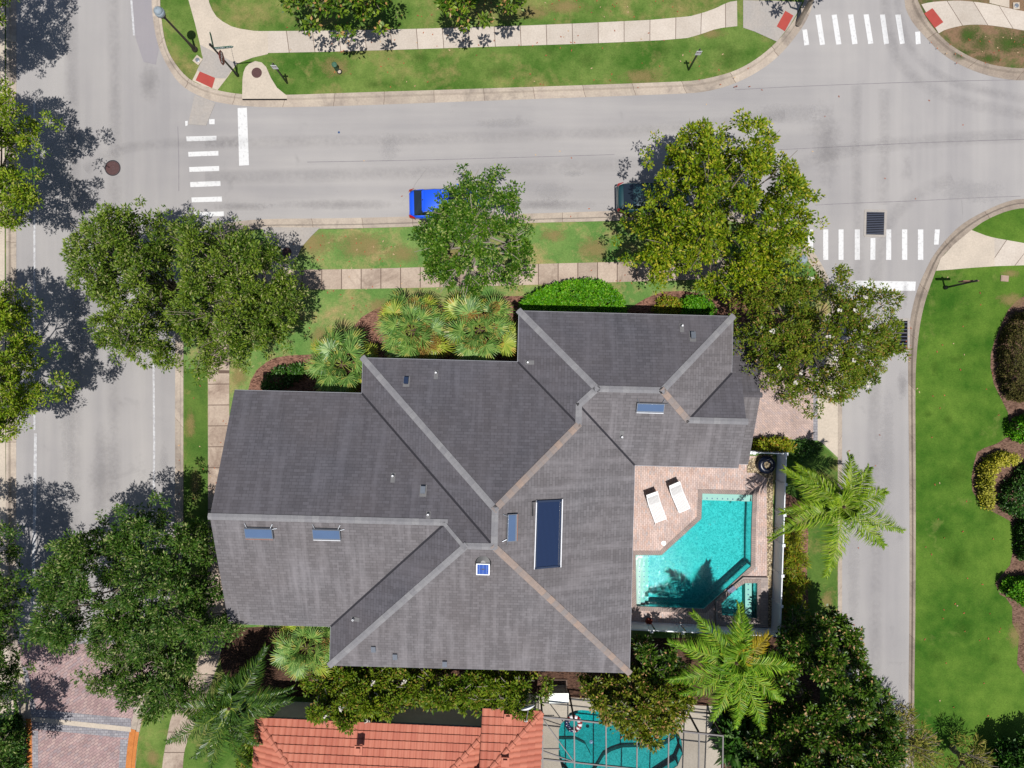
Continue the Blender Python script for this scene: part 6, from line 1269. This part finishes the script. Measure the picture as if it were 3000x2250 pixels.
# ------------------------------------------------------------ palms
def frond_feather(name, Lf, seed, droop, mat, wid=1.02):
    """queen palm frond along +x, arching down"""
    r_ = np.random.default_rng(seed); n = 54; s = np.linspace(0, 1, 24); bend = r_.normal() * .10
    cx = Lf * (s - .10 * s ** 3); cz = Lf * (.22 * s - droop * s ** 2.2); cy = bend * Lf * s ** 2; rach = np.c_[cx, cy, cz]
    base, ax, nr, Ls, Ws = [], [], [], [], []
    for sd in (-1, 1):
        for tier in (0, 1):
            t = np.linspace(.07, 1, n) + r_.normal(size=n) * .004; t = np.clip(t, 0, 1); x = np.interp(t, s, cx); z = np.interp(t, s, cz)
            ln = wid * np.sin(np.clip(.25 + t * .95, 0, 1) * math.pi * .93) ** .6 * (1 - .22 * t); fwd = .45 + .55 * t
            base.append(np.c_[x, np.interp(t, s, cy), z]); ax.append(np.c_[fwd + r_.normal(size=n) * .16, np.full(n, sd) * (1.0 - .25 * t), (.32 if tier else -.10) + r_.normal(size=n) * .24 - .25 * t])
            nr.append(np.c_[np.zeros(n), -sd * np.full(n, .3), np.ones(n)] + r_.normal(size=(n, 3)) * .2); Ls.append(np.maximum(.12, ln * r_.uniform(.85, 1.1, n))); Ws.append(r_.uniform(.034, .052, n))
    base, ax, nr, Ls, Ws = map(np.concatenate, (base, ax, nr, Ls, Ws))
    a = unit(ax); sd_ = unit(np.cross(a, nr)); dz = np.zeros_like(a); dz[:, 2] = -1; L_ = Ls[:, None]; W_ = Ws[:, None]
    p0 = base; p1 = base + a * L_ * .5; p2 = base + a * L_ * .95 + dz * L_ * .42
    v = np.empty((len(a) * 2, 4, 3)); v[0::2, 0] = p0 - sd_ * W_ * .25; v[0::2, 1] = p0 + sd_ * W_ * .25; v[0::2, 2] = p1 + sd_ * W_ * .5; v[0::2, 3] = p1 - sd_ * W_ * .5
    v[1::2, 0] = p1 - sd_ * W_ * .5; v[1::2, 1] = p1 + sd_ * W_ * .5; v[1::2, 2] = p2 + sd_ * W_ * .06; v[1::2, 3] = p2 - sd_ * W_ * .06
    w_ = np.array([.045, .04, .03, .02, .008]); k = np.linspace(0, 23, 5).astype(int); rq = []
    for i in range(4):
        a0, a1 = rach[k[i]], rach[k[i + 1]]
        for o0, o1 in (((0, -1, 0), (0, 0, .7)), ((0, 0, .7), (0, 1, 0))): rq.append([a0 + np.array(o0) * w_[i], a0 + np.array(o1) * w_[i], a1 + np.array(o1) * w_[i + 1], a1 + np.array(o0) * w_[i + 1]])
    nl = len(v); v = np.r_[v, np.array(rq)]; me = bpy.data.meshes.new(name); vv = v.reshape(-1, 3); me.vertices.add(len(vv)); me.vertices.foreach_set("co", vv.astype(np.float32).ravel()); q_ = len(v)
    me.loops.add(q_ * 4); me.loops.foreach_set("vertex_index", np.arange(q_ * 4, dtype=np.int32)); me.polygons.add(q_); me.polygons.foreach_set("loop_start", np.arange(0, q_ * 4, 4, dtype=np.int32)); me.polygons.foreach_set("loop_total", np.full(q_, 4, np.int32))
    me.materials.append(mat); me.materials.append(M['rachis']); me.polygons.foreach_set("material_index", np.r_[np.zeros(nl, np.int32), np.ones(q_ - nl, np.int32)]); me.update(calc_edges=True); return me
M['frond'] = leafmat('queen_palm_leaflets', A(92, 130, 16, 1.3), A(154, 180, 46, 1.35), A(192, 200, 100), .45, .2, .25, .1)
M['frond_b'] = leafmat('bright_palm_leaflets', A(88, 138, 16, 1.2), A(152, 190, 56, 1.3), A(190, 196, 60), .45, .2, .28, .1)
M['frond_d'] = leafmat('dark_palm_leaflets', A(50, 88, 20), A(96, 136, 40), A(140, 160, 60), .4, .35, .28, .1)  # darker leaflets for the palm beside the salmon roof
M['frond_y'] = leafmat('yellowing_palm_leaflets', A(190, 170, 30), A(222, 190, 56), A(160, 150, 40), .45, .3, .3, .1)
M['rachis'] = plain('pale_green_frond_stalk', A(158, 174, 74), .5, .3)
M['fan'] = leafmat('sabal_fan_segments', A(84, 126, 50, 1.3), A(150, 182, 96, 1.35), A(190, 194, 96), .42, .25, .22, .12)
M['fan_y'] = leafmat('yellowish_fan_segments', A(136, 160, 46, 1.3), A(190, 200, 84, 1.35), A(214, 190, 80), .42, .25, .24, .12)
M['stalk'] = leafmat('tan_flower_stalks', A(168, 140, 66), A(206, 172, 96), A(176, 120, 60), .7, .2, .2, .2)
FR = {}
def frond_obj(t, me, loc, az, pitch, roll, nm='frond', sc=1.0):
    o = bpy.data.objects.new(nm, me); C.objects.link(o); o.parent = t; o.location = Vector(loc) - ORG[t.name]
    o.rotation_euler = (Matrix.Rotation(az, 3, 'Z') @ Matrix.Rotation(-pitch, 3, 'Y') @ Matrix.Rotation(roll, 3, 'X')).to_euler(); o.scale = (sc, sc, sc); return o
def queen_palm(label, centre, hc, base, tips, mat='frond', r0=.15):
    """feather palm; each tip: (px, py, height of the tip, material)"""
    q = P(*base, .1); c = P(*centre, hc); t = thing('queen_palm', label, 'palm tree', q, 'feathery queen palms')
    mb = MB(); mb.tube([q, q.lerp(c, .4), q.lerp(c, .75), c - Vector((0, 0, .25))], [r0 * 1.35, r0 * 1.1, r0, r0 * .8], 12)
    mb.lathe((c.x, c.y, c.z - .55), [(r0 * .8, 0), (r0 * 1.2, .2), (r0 * .9, .5), (.04, .75)], 10); mb.build('trunk', M['palm_bark'], t)
    tips = list(tips) + [(centre[0] + math.cos(k * 1.9 + 1) * 34, centre[1] + math.sin(k * 1.9 + 1) * 34, hc + .75, mat) for k in range(4)]
    for i, (x, y, zt, m_) in enumerate(tips):
        e = P(x, y, zt); v = e - c; hl = math.hypot(v.x, v.y); az = math.atan2(v.y, v.x); Lf = math.hypot(hl, v.z)
        dr = .22 - v.z / Lf + .0; key = (m_, round(Lf, 1), round(dr, 1), i % 3)
        if key not in FR: FR[key] = frond_feather('frond', hl / .90, 100 + len(FR), .22 - v.z / (hl / .90), M[m_])
        frond_obj(t, FR[key], c, az, 0, rng.normal() * .25)
    return t
F, FB, FD, FY = 'frond', 'frond_b', 'frond_d', 'frond_y'
dd = lambda l, z, m: [(x * D, y * D, z + rng.normal() * .25, m) for x, y in l]
queen_palm('tall feathery palm leaning over the alley kerb east of the pool', (1822 * D, 1095 * D), 5.4, (2345, 1470), dd([(1690, 1026), (1722, 1010), (1836, 985), (1880, 1012), (1912, 1056), (1950, 1146), (1900, 1188), (1778, 1242), (1655, 1112), (1690, 1095)], 4.7, F), F)
queen_palm('lime green feathery palm beside the far fence with one yellow frond', (1590 * D, 1432 * D), 5.0, (2080, 1845), dd([(1455, 1372), (1497, 1326), (1600, 1308), (1715, 1425), (1690, 1512), (1658, 1578), (1602, 1568), (1478, 1508), (1448, 1470), (1520, 1545)], 4.4, FB) + [(1648 * D, 1360 * D, 4.3, FY), (1560 * D, 1500 * D, 4.4, FB), (1610 * D, 1340 * D, 4.6, FB)], FB)
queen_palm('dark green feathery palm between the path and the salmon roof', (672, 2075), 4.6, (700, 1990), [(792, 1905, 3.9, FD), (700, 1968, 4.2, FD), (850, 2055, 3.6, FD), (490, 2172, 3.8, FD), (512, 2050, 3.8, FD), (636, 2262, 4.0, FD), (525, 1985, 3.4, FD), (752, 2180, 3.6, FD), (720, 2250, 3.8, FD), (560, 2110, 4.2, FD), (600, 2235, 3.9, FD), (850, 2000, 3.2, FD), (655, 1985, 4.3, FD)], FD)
def fan_mesh(name, seed, mat, stalk=.95, Lb=.95):
    """costapalmate sabal leaf along +x: stalk, then a folded fan of segments"""
    r_ = np.random.default_rng(seed); n = 27; an = np.linspace(-2.15, 2.15, n); q_ = []
    st = [np.array((x, 0, .10 * math.sin(x * 1.6))) for x in np.linspace(0, stalk, 4)]
    for i in range(3):
        for o0, o1 in (((0, -.022, 0), (0, 0, .02)), ((0, 0, .02), (0, .022, 0))): q_.append([st[i] + o0, st[i] + o1, st[i + 1] + o1, st[i + 1] + o0])
    ns = len(q_); h = st[-1]
    for k, a in enumerate(an):
        b0 = h + np.array((.32 * max(0, math.cos(a * .5)) * .6, 0, -.02 * abs(a))); d = np.array((math.cos(a), math.sin(a), .10 - .12 * abs(a) + r_.normal() * .07)); d /= np.linalg.norm(d); s = np.array((-math.sin(a), math.cos(a), 0)); Lk = Lb * (1 - .12 * abs(a)) * r_.uniform(.85, 1.1)
        w_ = .034; lift = np.array((0, 0, .03 if k % 2 else -.03)); p1 = b0 + d * Lk * .5 + lift; p2 = b0 + d * Lk * .82 - np.array((0, 0, .05 * Lk)); p3 = b0 + d * Lk - np.array((0, 0, .30 * Lk * r_.uniform(.4, 1.2)))
        q_ += [[b0 - s * .006, b0 + s * .006, p1 + s * w_, p1 - s * w_], [p1 - s * w_, p1 + s * w_, p2 + s * w_ * .6, p2 - s * w_ * .6], [p2 - s * w_ * .6, p2 + s * w_ * .6, p3 + s * .004, p3 - s * .004]]
    v = np.array(q_); nq = len(v); me = bpy.data.meshes.new(name); vv = v.reshape(-1, 3); me.vertices.add(len(vv)); me.vertices.foreach_set("co", vv.astype(np.float32).ravel())
    me.loops.add(nq * 4); me.loops.foreach_set("vertex_index", np.arange(nq * 4, dtype=np.int32)); me.polygons.add(nq); me.polygons.foreach_set("loop_start", np.arange(0, nq * 4, 4, dtype=np.int32)); me.polygons.foreach_set("loop_total", np.full(nq, 4, np.int32))
    me.materials.append(mat); me.materials.append(M['rachis']); me.polygons.foreach_set("material_index", np.r_[np.ones(ns, np.int32), np.zeros(nq - ns, np.int32)]); me.update(calc_edges=True); return me
FANS = [fan_mesh('frond', 50 + i, M['fan'], (.30, .75, 1.05, 1.25)[i], (.74, .90, .98, .96)[i]) for i in range(4)]
FANY = [fan_mesh('frond', 70 + i, M['fan_y'], 1.2, .94) for i in range(2)]
def sabal(label, centre, hc, base, n=30, sc=1.0, flowers=10, ylow=.3):
    q = P(*base, .1); c = P(*centre, hc); t = thing('fan_palm', label, 'palm tree', q, 'fan palms along the house walls')
    mb = MB(); mb.tube([q, q.lerp(c, .5), c - Vector((0, 0, .25))], [.20, .17, .16], 12); mb.lathe((c.x, c.y, c.z - .8), [(.16, 0), (.26, .3), (.2, .6), (.05, .8)], 12); mb.build('trunk', M['palm_bark'], t)
    for ringn, stalk, pit, kind_, dz in ((4, 0, .95, 0, .05), (6, 1, .42, 0, -.05), (8, 2, .08, 0, -.25), (8, 3, -.30, 1, -.45)):
        a0 = rng.random() * 6.28
        for k in range(ringn):
            az = a0 + (k + rng.uniform(-.25, .25)) * 6.283 / ringn
            me = FANY[k % 2] if (kind_ and k % 2 == 0) or (stalk == 2 and k % 4 == 0) else FANS[stalk]
            frond_obj(t, me, c + Vector((math.cos(az), math.sin(az), 0)) * .06 + Vector((0, 0, dz)), az, pit + rng.normal() * .13, rng.normal() * .35, 'frond', sc * rng.uniform(.85, 1.1))
    if flowers:
        a = rng.random(flowers) * 6.283; rr = rng.uniform(.65, 1.65, flowers) * sc; cc = np.c_[c.x + np.cos(a) * rr, c.y + np.sin(a) * rr, c.z + .28 - .22 * rr + rng.normal(size=flowers) * .1]
        per = 320; base_, ax, nr, Ln, Wn = puff(cc, rng.uniform(.25, .42, flowers), per, (.07, .15), (.02, .036), .8, .6, .8); leaf_mesh('flower_stalk', base_, ax, nr, Ln, Wn, M['stalk'], t)
    return t
sabal('fan palm with tan flower sprays hard against the inner roof corner', (1405, 965), 3.6, (1410, 985), 34, 1.06, 12)
sabal('fan palm with blue-green heart, middle of three beside the north roof', (1206, 968), 3.6, (1225, 985), 34, 1.08, 12, .4)
sabal('fan palm without flower sprays at the mulch bed by the stepped roof', (1000, 1068), 3.0, (1020, 1075), 28, 1.0, 0, .3)
sabal('shaggy fan palm south of the house near the feathery dark palm', (896, 1900), 3.4, (930, 1880), 28, .95, 3, .2)

# ------------------------------------------------------------ fallen leaves
def litter(n, boxes, mat, lab, z=.135):
    B = []
    for (x0, y0, x1, y1), k in boxes:
        for _ in range(k): p = P(rng.uniform(x0, x1), rng.uniform(y0, y1), 0); B.append((p.x, p.y, z))
    B = np.array(B); n = len(B); ax = rdir(n); ax[:, 2] *= .1; nr = np.array([0, 0, 1.0]) + rdir(n) * .3
    L_ = rng.uniform(.08, .17, n); v0 = bpy.data.objects.new('fallen_leaves', None)
    a = unit(ax); s = unit(np.cross(a, nr)); m_ = np.empty((n, 4, 3)); m_[:, 0] = B; m_[:, 1] = B + a * L_[:, None] * .5 + s * .035; m_[:, 2] = B + a * L_[:, None]; m_[:, 3] = B + a * L_[:, None] * .5 - s * .035
    bpy.data.objects.remove(v0); o = raw_quads('fallen_leaves', m_.reshape(-1, 3), n, mat, None, True); tag(o, lab, 'fallen leaves', kind='stuff'); return o
M['dead'] = leafmat('fallen_orange_leaves', A(196, 110, 70), A(168, 84, 60), A(224, 190, 150), .7, .2, .1, .25)
litter(0, [((840, 0, 1500, 90), 70), ((840, 80, 2000, 150), 40), ((840, 150, 2200, 260), 40), ((1500, 0, 2000, 60), 25), ((2680, 800, 2960, 2200), 55), ((560, 1090, 680, 1480), 14), ((850, 780, 1900, 850), 26), ((850, 850, 1100, 1000), 20), ((2700, 100, 3000, 200), 24), ((860, 690, 1200, 780), 24)], M['dead'], 'scattered orange fallen leaves on lawns and pavements')
litter(0, [((2020, 200, 2950, 640), 10), ((740, 340, 1800, 640), 8), ((2655, 940, 2680, 1060), 22), ((517, 1160, 535, 1480), 8), ((2460, 1180, 2660, 1900), 6)], M['dead'], 'few brown fallen leaves lying on the asphalt', .02)
